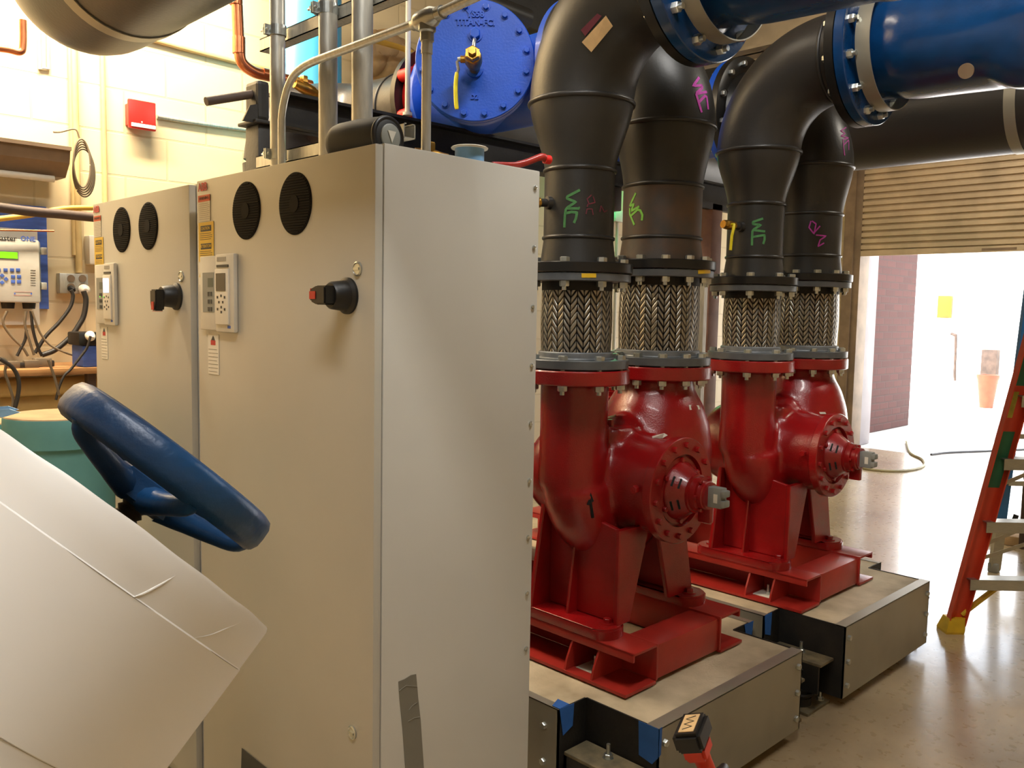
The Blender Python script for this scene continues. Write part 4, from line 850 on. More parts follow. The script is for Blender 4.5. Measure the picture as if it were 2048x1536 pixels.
bm = B(); cyl(bm, b+Vector((-.006, 0, 0)), b+Vector((.012, -.003, 0)), .012, seg=14); link('end_knob', bm, 'redv', r)
q = PY(858, 293, 1.78); r = root('pipe_fitting', 'brass pipe fitting standing on the cabinet top behind the tape roll', 'fitting', (q.x, 1.78, ZT))
q.z = ZT+.022; bm = B(); lathe(bm, q+Vector((-.045, .03, 0)), (.83, -.5, -.03), [(0, .014), (.015, .014), (.017, .022), (.04, .022), (.042, .019), (.07, .021), (.09, .016), (.105, .014)], 20); hexa(bm, q+Vector((0, 0, .012)), (0, 0, 1), .017, .025); link('fitting_body', bm, 'brass', r)
# ---------------------------------------------------------------- conduits and struts over the cabinets
XC = 1.45
def conduit(px, ptop, pbot, rad, label, zb=ZT):
    top = PX(px[0], ptop, XC); bot = PX(px[1], pbot, XC)
    bm = B(); cyl(bm, (XC, bot.y, zb), (XC, bot.y, 4.5), rad, seg=32); cyl(bm, (XC, bot.y, zb), (XC, bot.y, zb+.012), rad*1.18, seg=8)
    return thing('conduit', bm, 'galv', label, 'conduit', 'galvanized conduits rising from the cabinets')
conduit((555, 556), 0, 325, .0245, 'leftmost thick galvanized conduit with a clamp at its left')
conduit((650, 656), 0, 300, .028, 'middle thick galvanized conduit between the other two')
conduit((722, 724), 0, 258, .030, 'thick galvanized conduit directly behind the speaker')
def yconduit(px, py): return PX(px, py, XC).y
yA, yBc, yC = yconduit(556, 200), yconduit(655, 200), yconduit(724, 200)
def strut(z, ya, yb, label, xx):
    bm = B(); w = .041
    box(bm, (xx, ya, z), (xx+w, yb, z+.003)); box(bm, (xx, ya, z), (xx+.003, yb, z+w)); box(bm, (xx+w-.003, ya, z), (xx+w, yb, z+w)); box(bm, (xx, ya, z+w-.003), (xx+.010, yb, z+w)); box(bm, (xx+w-.010, ya, z+w-.003), (xx+w, yb, z+w))
    return thing('strut_channel', bm, 'galv', label, 'channel', 'strut channels holding the conduits', smooth=False)
strut(PX(573, 72, 1.49).z-.02, 2.75, 1.98, 'upper galvanized strut channel behind the conduits', XC+.032)
strut(ZT+.10, 2.78, 1.95, 'lower galvanized strut channel just above the cabinets', XC+.032)
def clamp(y, z, rad, label):
    r = root('strut_clamp', label, 'clamp', (XC, y, z), 'strut clamps on the conduits')
    bm = B(); lathe(bm, (XC, y, z-.016), (0, 0, 1), [(0, rad+.0003), (0, rad+.003), (.032, rad+.003), (.032, rad+.0003)], 32, caps=False); box(bm, (XC-rad-.002, y+rad*.55, z-.016), (XC-rad-.018, y+rad*.55+.003, z+.016)); box(bm, (XC-rad-.002, y+rad*.2, z-.016), (XC-rad-.018, y+rad*.2+.003, z+.016)); box(bm, (XC-rad-.003, y+rad*.1, z-.016), (XC-rad*.6, y+rad*.9, z+.016)); link('strap', bm, 'zinc', r, smooth=False)
    bm = B(); cyl(bm, (XC-rad-.011, y-.004, z), (XC-rad-.011, y+rad+.014, z), .004, seg=8); hexa(bm, (XC-rad-.011, y+rad*.55+.003, z), (0, 1, 0), .009, .008); link('clamp_bolt', bm, 'zinc', r)
zU = PX(556, 62, XC).z; clamp(yA, zU, .0245, 'clamp high on the leftmost thick conduit'); clamp(yBc, zU+.0, .028, 'clamp high on the middle thick conduit')
clamp(yA, ZT+.12, .0245, 'clamp low on the leftmost thick conduit'); clamp(yC, ZT+.115, .030, 'clamp beside the speaker low on its conduit')
# thin bent conduit with fitting body
XE = 1.40; pts = [PX(563, 322, XE)]; pts[0].z = ZT; 
e = [PX(x, y, XE) for x, y in ((563, 240), (566, 215), (574, 180), (587, 152), (605, 135), (625, 124), (640, 118), (828, 48))]
bm = B(); tube(bm, [pts[0]]+[e[0]]+spline(e[:7], 4)[1:]+[e[7]], .0115, 16)
thing('bent_conduit', bm, 'galv', 'thin bent conduit sweeping up right across the thick conduits', 'conduit')
p0 = PX(832, 48, XE); p1 = PX(905, 12, XE)
r = root('conduit_fitting', 'cast aluminium conduit tee at the top edge by the blue cover', 'fitting', p0)
d_ = (PX(925, 5, XE)-p0).normalized()
bm = B(); lathe(bm, p0, d_, [(-.012, .014), (0, .016), (.008, .022), (.018, .0255), (.065, .0255), (.075, .021), (.085, .017)], 24); q = p0+d_*.045; lathe(bm, q, (0, 0, -1), [(.0, .022), (.03, .022), (.034, .0175), (.055, .0175)], 20); cyl(bm, p0+d_*.085, p0+d_*.105, .0165, seg=16); link('fitting_body', bm, 'alu', r)
bm = B(); tube(bm, [p0+d_*.105, p0+d_*.5], .0125, 16); thing('conduit', bm, 'galv', 'short conduit leaving the tee toward the upper right edge', 'conduit', 'thin conduits at the tee')
bm = B(); cyl(bm, q-Vector((0, 0, .055)), (q.x, q.y, ZT-.0), .0125, seg=18); cyl(bm, q-Vector((0, 0, .05)), q-Vector((0, 0, .085)), .0145, seg=18); thing('conduit', bm, 'galv', 'vertical conduit dropping from the tee to the cabinet top', 'conduit', 'thin conduits at the tee')
q = PY(815, 228, 3.0); bm = B(); cyl(bm, q, (q.x, q.y, 4.5), .011, seg=12); lathe(bm, q, (0, 0, 1), [(-.006, .02), (.006, .02)], 14); thing('threaded_rod', bm, 'white', 'thin white rod hanging in front of the black suction pipe', 'rod')

# ================================================================ FOREGROUND: jacketed valve and hand wheel
A = (rt*.55+up*.75+fw*.325).normalized()
pc = PD(262, 1024, 1.02)            # point on the stem axis at the end of the jacket
Rj = .213; Aj = (rt*.535+up*.755+fw*.41).normalized()
x_, y_, z_ = frame(Aj, fw); seg = 128; pj = pc-Aj*.018
Lj = pj.z/Aj.z*.93
rings = []; bm = B()
ds = [0, .004, .03, .052, .0535, .15, .205, .207, .3, .5, .8, 1.1, Lj]
for k, d in enumerate(ds):
    rr = Rj+(.0012 if .053 < d < .206 else 0)
    row = []
    for i in range(seg):
        a = 2*math.pi*i/seg; n_ = x_*math.cos(a)+y_*math.sin(a)
        jag = .0008*math.sin(a*11)*math.sin(a*5+1) if k < 2 else 0
        row.append(bm.verts.new(pj-Aj*(d+(jag if k == 0 else 0))+n_*(rr-(.0015 if k == 0 else 0)+.0006*math.sin(a*7+d*9)*(d > .01))))
    rings.append(row)
for k in range(len(rings)-1):
    for i in range(seg): bm.faces.new((rings[k][i], rings[k][(i+1) % seg], rings[k+1][(i+1) % seg], rings[k+1][i]))
r = root('jacketed_pipe', 'large white jacketed cylinder filling the lower left corner', 'pipe', pj-Aj*Lj)
jk = link('jacket', bm, 'jacket', r, ang=25); tj = bvh_of([jk])
bm = B(); lathe(bm, pj-Aj*.006, Aj, [(0, Rj-.004), (.003, Rj-.006), (.003, .03)], 96, caps=False); link('insulation_end', bm, 'jacketin', r, label='dark foam edge under the jacket')
for d_, w_ in ((.0535, .0004), (.206, .0005)):
    bm = B(); ring(bm, pj-Aj*d_, Aj, Rj+.0008, w_, 128, 6); link('jacket_seam', bm, 'inkl', r, label='thin grey overlap seam')
for pp, w_ in ((((262, 1196), (290, 1186), (320, 1170), (350, 1152)), .0016), (((388, 1276), (420, 1270), (450, 1258), (480, 1246)), .0009)):
    H_ = [hit(tj, *p) for p in pp]; H_ = [h[0] for h in H_ if h]
    if len(H_) > 2:
        P_ = spline(H_, 5); n_ = len(P_)-1; bm = B(); tube(bm, P_, [max(.0002, w_*math.sin(math.pi*min(1, (t+.2)/(n_+.6)))) for t in range(n_+1)], 8); link('jacket_pucker', bm, 'jacket', r)
vwh = -(pc-EYE).normalized(); x_, y_, z_ = frame(A, fw); a_mid = math.atan2(vwh.dot(y_), vwh.dot(x_))
# stem, hub, spokes, rim
pw = pc-rt*.007-up*.006
r = root('hand_wheel', 'worn blue cast hand wheel on the white jacketed valve', 'wheel', pw)

bm = B(); prof = []
for k in range(12): prof += [(-.02+k*.008, .017), (-.016+k*.008, .0135)]
lathe(bm, pw-A*.02, A, prof, 20); link('threaded_stem', bm, 'wheelworn', r, label='dirty threaded stem')
hc = pw+A*.028
bm = B(); lathe(bm, hc, A, [(-.012, .026), (-.006, .040), (.022, .046), (.03, .034), (.05, .028)], 6, hint=fw); link('hub', bm, 'wheel', r, ang=30)
Rw = .129; wc = pw+A*.064
bm = B(); segs = 80
P = [(-.002, .002), (.002, .010), (.010, .014), (.020, .0145), (.032, .0135), (.040, .009), (.043, .001), (.039, -.006), (.020, -.005), (.004, -.006)]
g = []
for i in range(segs):
    a = 2*math.pi*i/segs; n_ = x_*math.cos(a)+y_*math.sin(a); g.append([bm.verts.new(wc+n_*(Rw+q[1])+A*(q[0]-.012)) for q in P])
for i in range(segs):
    for j in range(len(P)): bm.faces.new((g[i][j], g[(i+1) % segs][j], g[(i+1) % segs][(j+1) % len(P)], g[i][(j+1) % len(P)]))
link('rim', bm, 'wheel', r, ang=60)
for k in range(5):
    a = a_mid+.35+2*math.pi*k/5; n_ = x_*math.cos(a)+y_*math.sin(a)
    bm = B(); tube(bm, spline([hc+n_*.025+A*.005, hc+n_*.06+A*.008, wc+n_*.115-A*.016, wc+n_*(Rw-.004)-A*.004], 6), [.020, .019, .018, .017, .016, .015, .014, .0135, .013, .0125, .012, .012, .012, .012, .0125, .013, .014, .015, .016], 12); link('spoke', bm, 'wheel', r)

# ================================================================ OVERHEAD PIPE (upper left)
xo, zo, Ro = .97, 2.56, .215
r = root('overhead_pipe', 'large dark overhead pipe elbow in the upper left corner', 'pipe', (xo, 2.0, zo))
bm = B(); tube(bm, [(xo, -2.5, zo), (xo, 2.3, zo)]+arcpts((xo, 2.74, zo+.27), (0, .27, 0), (0, 0, -.27), math.pi/2, 0, 14)+[(xo, 3.01, 3.2), (xo, 3.01, 4.58)], Ro, 56); link('pipe_run', bm, 'blackpipe2', r)
bm = B(); lathe(bm, (xo, 2.52, zo), (0, 1, 0), [(0, Ro+.0005), (0, Ro+.004), (.05, Ro+.004), (.05, Ro+.0005)], 56, caps=False); link('steel_band', bm, 'sheet', r, label='pale strap round the pipe')

# ================================================================ LEFT WALL ITEMS
YI = YW
def wbox(bm, px0, py0, px1, py1, dep, gap=0, Y=None, bev=.004):
    Y = YI if Y is None else Y; a = PY(px0, py0, Y-dep-gap); b = PY(px1, py1, Y-dep-gap); box(bm, (a.x, Y-gap-dep, a.z), (b.x, Y-gap, b.z), bev); return a, b
r = root('fire_strobe', 'red fire alarm strobe mounted high on the cream block wall', 'alarm', PY(284, 262, YI))
a = PY(257, 196, YI-.075); b = PY(313, 263, YI-.075)
bm = B(); box(bm, (a.x, YI-.075, b.z), (b.x, YI-.05, a.z), .008); box(bm, (a.x+.008, YI-.05, b.z+.02), (b.x-.012, YI, a.z-.02), .003); link('housing', bm, 'fire', r)
bm = B(); box(bm, (a.x+.012, YI-.080, b.z+.008), (b.x-.005, YI-.073, b.z+.028), .003); link('strobe_lens', bm, 'lens', r)
q = PY(284, 244, YI-.077); bm = B(); lathe(bm, (q.x, YI-.0745, q.z), (0, -1, 0), [(0, .004), (.002, .004)], 12); link('logo_dot', bm, 'lens', r)
def run(name, pts, rad, m, label, Y=None, cat='conduit', group=None, n=6, off=0):
    Y = (YI-rad-.002-off) if Y is None else Y; P = [PY(x, y, Y) for x, y in pts]
    return thing(name, tube(B(), spline(P, n) if len(P) > 2 else P, rad, 10), m, label, cat, group)
run('wall_conduit', ((314, 233), (400, 247), (525, 264)), .012, 'galv', 'conduit running right from the red strobe along the wall')
run('wall_conduit', ((240, 66), (300, 78), (400, 105), (560, 145)), .014, 'creampipe', 'painted conduit sloping across the wall above the strobe')
for x0, x1, y0_, y1_, lab, rd in ((139, 147, 100, 405, 'painted conduit descending left of the cable coil', .011), (204, 218, 80, 405, 'painted conduit descending right of the cable coil', .013)):
    p = PY(x0, y0_, YI-.016); bm = B(); cyl(bm, (p.x, YI-.016, 1.85 if x0 < 150 else 1.7), (p.x, YI-.016, 4.58), rd, seg=12); thing('wall_conduit', bm, 'creampipe', lab, 'conduit')
run('slotted_tube', ((412, 203), (520, 186)), .016, 'brownsteel', 'short brown tube poking left from the steel post cap', Y=3.05, cat='pipe')
# hanging link left
r = root('pipe_hanger', 'small metal hanger loop under the overhead elbow', 'hanger', PY(88, 140, 4.6))
bm = B(); 
for x in (79, 96): cyl(bm, PY(x, 60, YI-.01), PY(x+1, 139, YI-.01), .010, seg=8)
cyl(bm, PY(78, 136, YI-.01), PY(99, 138, YI-.01), .006, seg=8); link('hanger_loop', bm, 'galv', r)
run('copper_line', ((-30, 93), (15, 99), (40, 104), (46, 90), (46, 40)), .016, 'copper', 'thin copper line at the left edge below the overhead elbow', Y=4.5, cat='pipe')
# strip fixture
r = root('strip_light', 'dusty unlit strip light fixture on the wall at the left edge', 'light fixture', PY(70, 340, 4.7))
a = PY(-60, 272, 4.66); b = PY(138, 296, 4.66); zt_ = b.z
bm = B(); prism(bm, [(a.x, 4.86, zt_), (a.x, 4.62, zt_), (a.x, 4.62, zt_-.018), (a.x, 4.64, zt_-.018), (a.x, 4.655, zt_-.075), (a.x, 4.72, zt_-.14), (a.x, 4.86, zt_-.14)], (b.x-a.x, 0, 0)); link('fixture_housing', bm, 'frame', r, smooth=False)
bm = B(); cyl(bm, (a.x, 4.70, zt_-.155), (b.x-.06, 4.70, zt_-.155), .016, seg=14); link('lamp_tube', bm, 'paleg', r)
bm = B(); box(bm, (a.x, 4.86, zt_-.1), (b.x-.05, YI, zt_-.03)); link('mounting_bracket', bm, 'frame', r)
for k, (dx, ry) in enumerate(((0, 0),)):
    bm = B(); c = PY(160, 328, 4.74)
    for j in range(5):
        P = [c+Vector((.04*math.cos(t*.16+j)*(1+.08*j)+.006*j, .012*j-.03, .12*math.sin(t*.16+j)-.01*j)) for t in range(40)]
        tube(bm, P, .0045, 8, closed=False)
    tube(bm, spline([c+Vector((0, 0, .13)), c+Vector((-.02, 0, .17)), c+Vector((-.08, .02, .15)), c+Vector((-.12, .0, .14))], 5), .0045, 8)
    thing('cable_coil', bm, 'cableg', 'coiled grey cable hanging at the end of the strip light', 'cable')
# plywood, back plate, controller
bm = B(); wbox(bm, -120, 395, 98, 618, .02, 0, None, .001); thing('backboard', bm, 'wall_ply', 'blue painted plywood board behind the controller', 'board', smooth=False)
bm = B(); a, b = wbox(bm, -120, 446, 80, 650, .006, .021, None, .001); 
thing('mounting_plate', bm, 'white', 'white metal plate between blue board and controller', 'plate', smooth=False)
r = root('controller', 'pale wall controller with lit green screen on the blue board', 'control box', PY(0, 606, YI-.1))
YF = YI-.175; a = PY(-130, 467, YF); b = PY(82, 606, YF)
bm = B(); box(bm, (a.x, YF+.02, b.z+.004), (b.x+.012, YI-.028, a.z-.004), .012); link('enclosure', bm, 'greypl', r)
bm = B(); box(bm, (a.x, YF, b.z), (b.x, YF+.03, a.z), .010); link('front_door', bm, 'paleg', r)
def frect(px0, py0, px1, py1, m, name, t=.002, yy=None, bev=0):
    yy = YF if yy is None else yy; p = PY(px0, py0, yy); q = PY(px1, py1, yy); bm = B(); box(bm, (p.x, yy-t, q.z), (q.x, yy+.0005, p.z), bev); return link(name, bm, m, r, smooth=bool(bev))
frect(-60, 498, 37, 519, 'greypl', 'screen_bezel', .002); frect(-58, 500, 35, 517.5, 'green', 'lit_screen', .003)
p = PY(9, 476, YF); sz = .030
w_ = PY(18, 476, YF); 
bm = text_bm('Master', .036, mframe((PY(10, 476.5, YF).x, YF-.001, PY(10, 476.5, YF).z), (1, 0, 0), (0, 0, 1)), .0004, .0008); link('lettering', bm, 'ink', r, smooth=False)
q = PY(56, 478, YF); bm = text_bm('ONE', .032, mframe((q.x, YF-.001, q.z), (1, 0, 0), (0, 0, 1)), .0004, .0008); link('lettering', bm, 'wall_ply', r, smooth=False)
for (x, y) in ((-3, 540), (11, 540), (24, 540), (36, 540), (26, 553.5), (38, 553.5), (26, 563.5), (38, 563.5)):
    frect(x-4.3, y-3.6, x+4.3, y+3.6, 'wall_ply', 'key', .003, None, .0015)
for (x, y) in ((4, 551), (-4, 558), (12, 558), (4, 565)):
    q = PY(x, y, YF); bm = B(); h = .0105; prism(bm, [(q.x-h, YF, q.z), (q.x, YF, q.z-h), (q.x+h, YF, q.z), (q.x, YF, q.z+h)], (0, -.003, 0)); link('arrow_key', bm, 'wall_ply', r, smooth=False)
for i in range(7): frect(61, 540+i*5, 71, 541+i*5, 'ink', 'indicator_text', .0012)
frect(28, 583.5, 64, 584.5, 'labred', 'logo_line', .0012); frect(28, 590.5, 64, 591.5, 'labred', 'logo_line', .0012); frect(28, 585.8, 31, 589, 'wall_ply', 'logo_square', .0012); frect(61, 585.8, 64, 589, 'wall_ply', 'logo_square', .0012)
for yy in (502, 572): 
    p = PY(84, yy, YF+.01); bm = B(); box(bm, (p.x-.004, YF+.003, p.z-.018), (p.x+.022, YF+.04, p.z+.018), .004); link('latch', bm, 'galv', r)
for xg in (16, 58):
    p = PY(xg, 612, YF+.07); bm = B(); cyl(bm, (p.x, YF+.07, b.z+.002), (p.x, YF+.07, b.z-.03), .032, .028, 12); link('cable_gland', bm, 'rubber', r)
# black pipe crossing in front, yellow hoses, rag
run('black_conduit', ((-30, 411), (60, 423), (120, 428), (200, 436)), .022, 'brownsteel', 'dark round conduit crossing in front of the blue board', Y=4.3)
run('yellow_tube', ((-20, 440), (60, 430), (110, 420), (150, 416), (230, 416)), .013, 'yellowc', 'pale yellow tube crossing above the controller', Y=4.42, cat='tube')
run('metal_rod', ((-20, 460), (50, 461), (108, 462)), .005, 'copper', 'thin copper-coloured rod lying on the controller top', Y=4.70, cat='rod')
# outlet box
r = root('outlet_box', 'square metal outlet box with two plugs on the cream wall', 'outlet', PY(150, 567, YI-.04))
bm = B(); a, b = wbox(bm, 119, 546, 177, 588, .055); link('steel_box', bm, 'galv', r)
bm = B()
for (x, y) in ((142, 557), (165, 557), (142, 574), (165, 574)): q = PY(x, y, YI-.055); lathe(bm, (q.x, YI-.055, q.z), (0, -1, 0), [(0, .019), (.003, .019)], 20)
link('receptacle', bm, 'frame', r)
q = PY(142, 577, YI-.06); bm = B(); lathe(bm, (q.x, YI-.058, q.z), (0, -1, -.2), [(0, .017), (.03, .015), (.05, .008)], 16); link('plug', bm, 'blackpl', r)
q = PY(167, 579, YI-.06); bm = B(); lathe(bm, (q.x, YI-.058, q.z), (0, -1, -.2), [(0, .028), (.02, .028), (.035, .012)], 20); link('plug', bm, 'white', r, label='round white plug')
p = PY(150, 545, YI-.02); bm = B(); cyl(bm, (p.x+.02, YI-.022, p.z), (p.x+.02, YI-.022, 3.0), .017, seg=14); thing('wall_conduit', bm, 'creampipe', 'painted conduit rising from the outlet box', 'conduit')
q = PY(186, 500, YI-.06); bm = B(); wbox(bm, 178, 470, 215, 530, .08, 0, None, .01); thing('junction_box', bm, 'white', 'white plastic box peeking out behind the farther cabinet', 'box')
# shelf
e0 = PY(100, 745.5, 4.42); zs = e0.z+.018
r = root('wall_shelf', 'plywood shelf with cables below the controller', 'shelf', (1.0, 4.6, zs-.03))
bm = B(); box(bm, (-1.0, 4.42, zs-.03), (2.1, YW, zs), .002); link('shelf_board', bm, 'ply', r)
bm = B(); q = PY(181, 780, 4.5); box(bm, (q.x-.02, 4.48, 0), (q.x+.02, 4.52, zs-.03)); link('shelf_leg', bm, 'brownsteel', r, smooth=False); bm = B(); box(bm, (-.9, 4.48, 0), (-.86, 4.52, zs-.03)); link('shelf_leg', bm, 'brownsteel', r, smooth=False)
C_ = [
 (((142, 580), (146, 592), (140, 615), (118, 645), (92, 672), (70, 706)), .009, 'cable', 'black cord from the outlet to the shelf', 4.72),
 (((167, 582), (172, 600), (168, 630), (158, 650), (140, 675), (110, 700), (84, 710)), .013, 'cable', 'thick black cord from the white plug to the shelf', 4.68),
 (((14, 622), (6, 645), (22, 672), (45, 695), (56, 712)), .006, 'cableg', 'thin grey cable from the left gland', 4.70),
 (((52, 622), (50, 650), (60, 685), (68, 710)), .006, 'cableg', 'thin grey cable from the right gland', 4.68),
 (((62, 622), (66, 660), (76, 695), (84, 712)), .007, 'cable', 'dark cable dropping from the right gland', 4.66),
 (((64, 622), (80, 665), (100, 690), (130, 705), (160, 715)), .005, 'cableg', 'thin pale cable curving right over the shelf', 4.64),
 (((53, 660), (50, 680), (40, 700), (34, 712)), .007, 'cable', 'short dark cable by the left bundle', 4.7),
 (((181, 672), (174, 695), (160, 715), (142, 738), (128, 752), (118, 775), (112, 800)), .006, 'cable', 'grey-white tipped cord hanging past the shelf edge', 4.412),
 (((96, 720), (104, 740), (112, 765), (118, 790)), .006, 'cableg', 'short grey cord hanging to the barrel', 4.36),
 (((-10, 712), (12, 722), (10, 745), (18, 770), (26, 800), (22, 830)), .006, 'cableg', 'grey cord hanging at the far left edge', 4.34),
 (((0, 718), (25, 735), (37, 760), (36, 790), (28, 822)), .009, 'cable', 'black cord looping down at the far left', 4.30)]
for P, rad, m, lab, Y in C_: run('power_cord', P, rad, m, lab, Y=Y, cat='cord')
# connector clutter on shelf: individual adapters
for i, (x, y, s_, m) in enumerate(((62, 716, .030, 'cableg'), (84, 722, .036, 'cableg'), (24, 716, .028, 'cableg'), (95, 727, .026, 'cable'), (40, 712, .022, 'cable'))):
    q = PY(x, y+4, 4.55+.04*(i % 2)); q.z = zs; bm = B(); box(bm, (q.x-s_*1.1, q.y-s_*.7, zs), (q.x+s_*1.1, q.y+s_*.7, zs+s_*1.2), .008)
    thing('cord_connector', bm, m, ('pale', 'fat tan', 'left tan', 'dark right', 'dark middle')[i]+' cord connector lying on the plywood shelf', 'connector')
a = PY(150, 664, 4.5); b = PY(198, 735, 4.5)
r = root('battery_charger', 'dark blue charger standing at the right end of the shelf', 'charger', (a.x, 4.5, zs))
bm = B(); box(bm, (a.x+.02, 4.46, zs), (b.x, 4.62, zs+.105), .008); link('lower_case', bm, 'wall_ply', r); bm = B(); box(bm, (a.x, 4.45, zs+.105), (b.x, 4.62, a.z), .012); link('upper_case', bm, 'blackpl', r)
bm = B(); q = PY(181, 671, 4.44); lathe(bm, (q.x, 4.452, q.z), (0, -1, -.4), [(0, .024), (.02, .022), (.04, .01)], 16); link('cable_plug', bm, 'white', r)
# pipes under the shelf
for i, y in enumerate((775, 808, 830)):
    p = PY(60, y, 4.7); bm = B(); cyl(bm, (-1.5, 4.7, p.z), (2.2, 4.7, p.z), .05, seg=18)
    thing('wall_pipe', bm, 'creampipe', ('upper', 'middle', 'lower')[i]+' of the dim pipes running under the plywood shelf', 'pipe')
# teal rolls
def roll(px, D, R, ztop_px, label, lip=.085):
    c = PD(px, ztop_px, D); r = root('insulation_drum', label, 'drum', (c.x, c.y, 0)); z = c.z
    bm = B(); lathe(bm, (c.x, c.y, 0), (0, 0, 1), [(0, R*.93), (z-lip, R*.93), (z-lip, R), (z-lip*.5, R*1.004), (z-.006, R*1.0), (z-.001, R*.985)], 64); link('drum_body', bm, 'teal', r)
    bm = B(); lathe(bm, (c.x, c.y, z-.001), (0, 0, 1), [(0, R*.985), (.003, R*.97), (.003, .001)], 64); link('drum_top', bm, 'tealtop', r); return r, c
rr_, cc = roll(122, 2.55, .152, 829, 'teal drum with dusty tan top behind the blue hand wheel')
roll(-78, 2.6, .13, 846, 'second pale drum cut by the left edge of the photo')
bm = B(); q = PD(5, 822, 2.42); pts = []
for i, (dx, dz, t_) in enumerate(((-.06, .0, .0), (.02, .006, .1), (.05, -.004, .3), (.0, -.018, .2), (-.07, -.014, .1))): pts.append(q+rt*dx+Vector((0, 0, dz)))
slab(bm, pts, .004); slab(bm, [p+Vector((0, 0, .008))+rt*-.01+fw*.01 for p in pts], .003)
bm2 = bm; thing('crumpled_wrapper', bm2, 'paleblue', 'crumpled pale blue wrapper lying on the drum at the left edge', 'wrapper', smooth=False)

# ================================================================ GAP BEHIND RISERS (green lit recess)
r = root('wall_switch', 'small surface box with conduit on the green lit wall', 'switch', PY(1240, 455, YI))
a = PY(1232, 420, YI-.08); b = PY(1252, 445, YI-.08); bm = B(); box(bm, (a.x, YI-.08, b.z), (b.x, YI, a.z), .005); link('steel_box', bm, 'paleg', r)
bm = B(); m0 = (a.x+b.x)/2; cyl(bm, (m0, YI-.04, b.z), (m0, YI-.04, .3), .014, seg=10); cyl(bm, (m0, YI-.04, a.z), (m0, YI-.04, a.z+.5), .014, seg=10); link('box_conduit', bm, 'paleg', r)
gl = bpy.data.lights.new('green_lamp', 'POINT'); gl.energy = 9; gl.color = (.12, 1, .42); gl.shadow_soft_size = .08
go = bpy.data.objects.new('green_lamp', gl); COL.objects.link(go); q = PY(1232, 372, YI-.14); go.location = (q.x, q.y, q.z)
r = root('indicator_lamp', 'green indicator lamp glowing on the wall behind the first two risers', 'lamp', (q.x, q.y, q.z+.1))
bm = B(); cyl(bm, (q.x, YI-.14, q.z+.12), (q.x, YI-.14, q.z+.18), .06, seg=20); cyl(bm, (q.x, YI-.14, q.z+.15), (q.x, YI, q.z+.15), .02, seg=10); link('lamp_housing', bm, 'paleg', r)
bm = B(); t_ = bmesh.new(); bmesh.ops.create_icosphere(t_, subdivisions=3, radius=.03); t_.transform(Matrix.Translation((q.x, YI-.14, q.z+.10))); merge(bm, t_)
g_ = link('green_bulb', bm, 'led', r)
q = PY(1227, 400, YB); bm = B(); box(bm, (q.x-.035, YB-.03, q.z-.06), (q.x+.035, YB+.03, bt-.13), .006); thing('rusty_bracket', bm, 'brownsteel', 'dark rusty bracket silhouetted against the green light', 'bracket')
# far wall lit panel behind the farther riser gap
# ================================================================ LADDERS
dS = Vector((.713, -.701, 0)).normalized()
def bar(bm, a, b, w, d, wv):
    a = Vector(a); b = Vector(b); t = (b-a).normalized(); x = (Vector(wv)-t*Vector(wv).dot(t)).normalized(); y = t.cross(x)
    g = [[bm.verts.new(p+x*sx*w/2+y*sy*d/2) for sx, sy in ((-1, -1), (1, -1), (1, 1), (-1, 1))] for p in (a, b)]
    for i in range(4): bm.faces.new((g[0][i], g[0][(i+1) % 4], g[1][(i+1) % 4], g[1][i]))
    bm.faces.new(g[0]); bm.faces.new(g[1][::-1]); return bm
F0 = PZ(1903, 1262, 0); F1 = PD(2062, 690, 3.86)
r = root('step_ladder', 'orange stepladder with green and yellow spray paint and yellow boot', 'ladder', F0)
tdir = (F1-F0).normalized(); F2 = F0+tdir*2.6; F0b = F0+tdir*.055
def rail(bm, a, b):
    bar(bm, a, b, .088, .006, dS); x = (dS-tdir*dS.dot(tdir)).normalized(); n = tdir.cross(x)
    for s_ in (-1, 1): bar(bm, a+x*s_*.042-n*.016, b+x*s_*.042-n*.016, .006, .036, dS)
    return x, n
bm = B(); x_l, n_l = rail(bm, F0b, F2); link('side_rail', bm, 'fib_o', r, smooth=False)
W_ = .56
bm = B(); rail(bm, F0b+dS*W_, F2+dS*(W_-.12)); link('side_rail', bm, 'fib_o', r, smooth=False)
def railpt(py):
    best = min((abs((lambda v: 768-FPX*v.dot(up)/v.dot(fw))(F0+tdir*k*.005-EYE)-py), k) for k in range(520)); return F0+tdir*best[1]*.005
for y in (1156, 1041, 917, 792, 668):
    p = railpt(y); bm = B(); box_ = None
    nn = Vector((-dS.y, dS.x, 0)); nn = nn if nn.dot(fw) < 0 else -nn
    bar(bm, p+dS*.0, p+dS*(W_-.02), .005, .08, (0, 0, 1)); bar(bm, p+nn*.04-Vector((0, 0, .025)), p+nn*.04+dS*(W_-.02)-Vector((0, 0, .025)), .05, .004, (0, 0, 1))
    link('step', bm, 'alu', r, smooth=False)
for y0_, y1_ in ((1105, 1052), (985, 930), (1130, 1090)):
    p = railpt(y0_); q = railpt(y1_)+dS*.26; bm = B(); bar(bm, p+n_l*.02, q+n_l*.02, .018, .004, (0, 0, 1)); link('step_brace', bm, 'alu', r, smooth=False)
p = railpt(1228); q = railpt(1172)+dS*.17; bm = B(); tube(bm, spline([p+dS*.03, p.lerp(q, .5)+Vector((0, 0, -.012)), q], 5), .014, 8); link('corner_brace', bm, 'yrub', r, label='yellow corner brace')
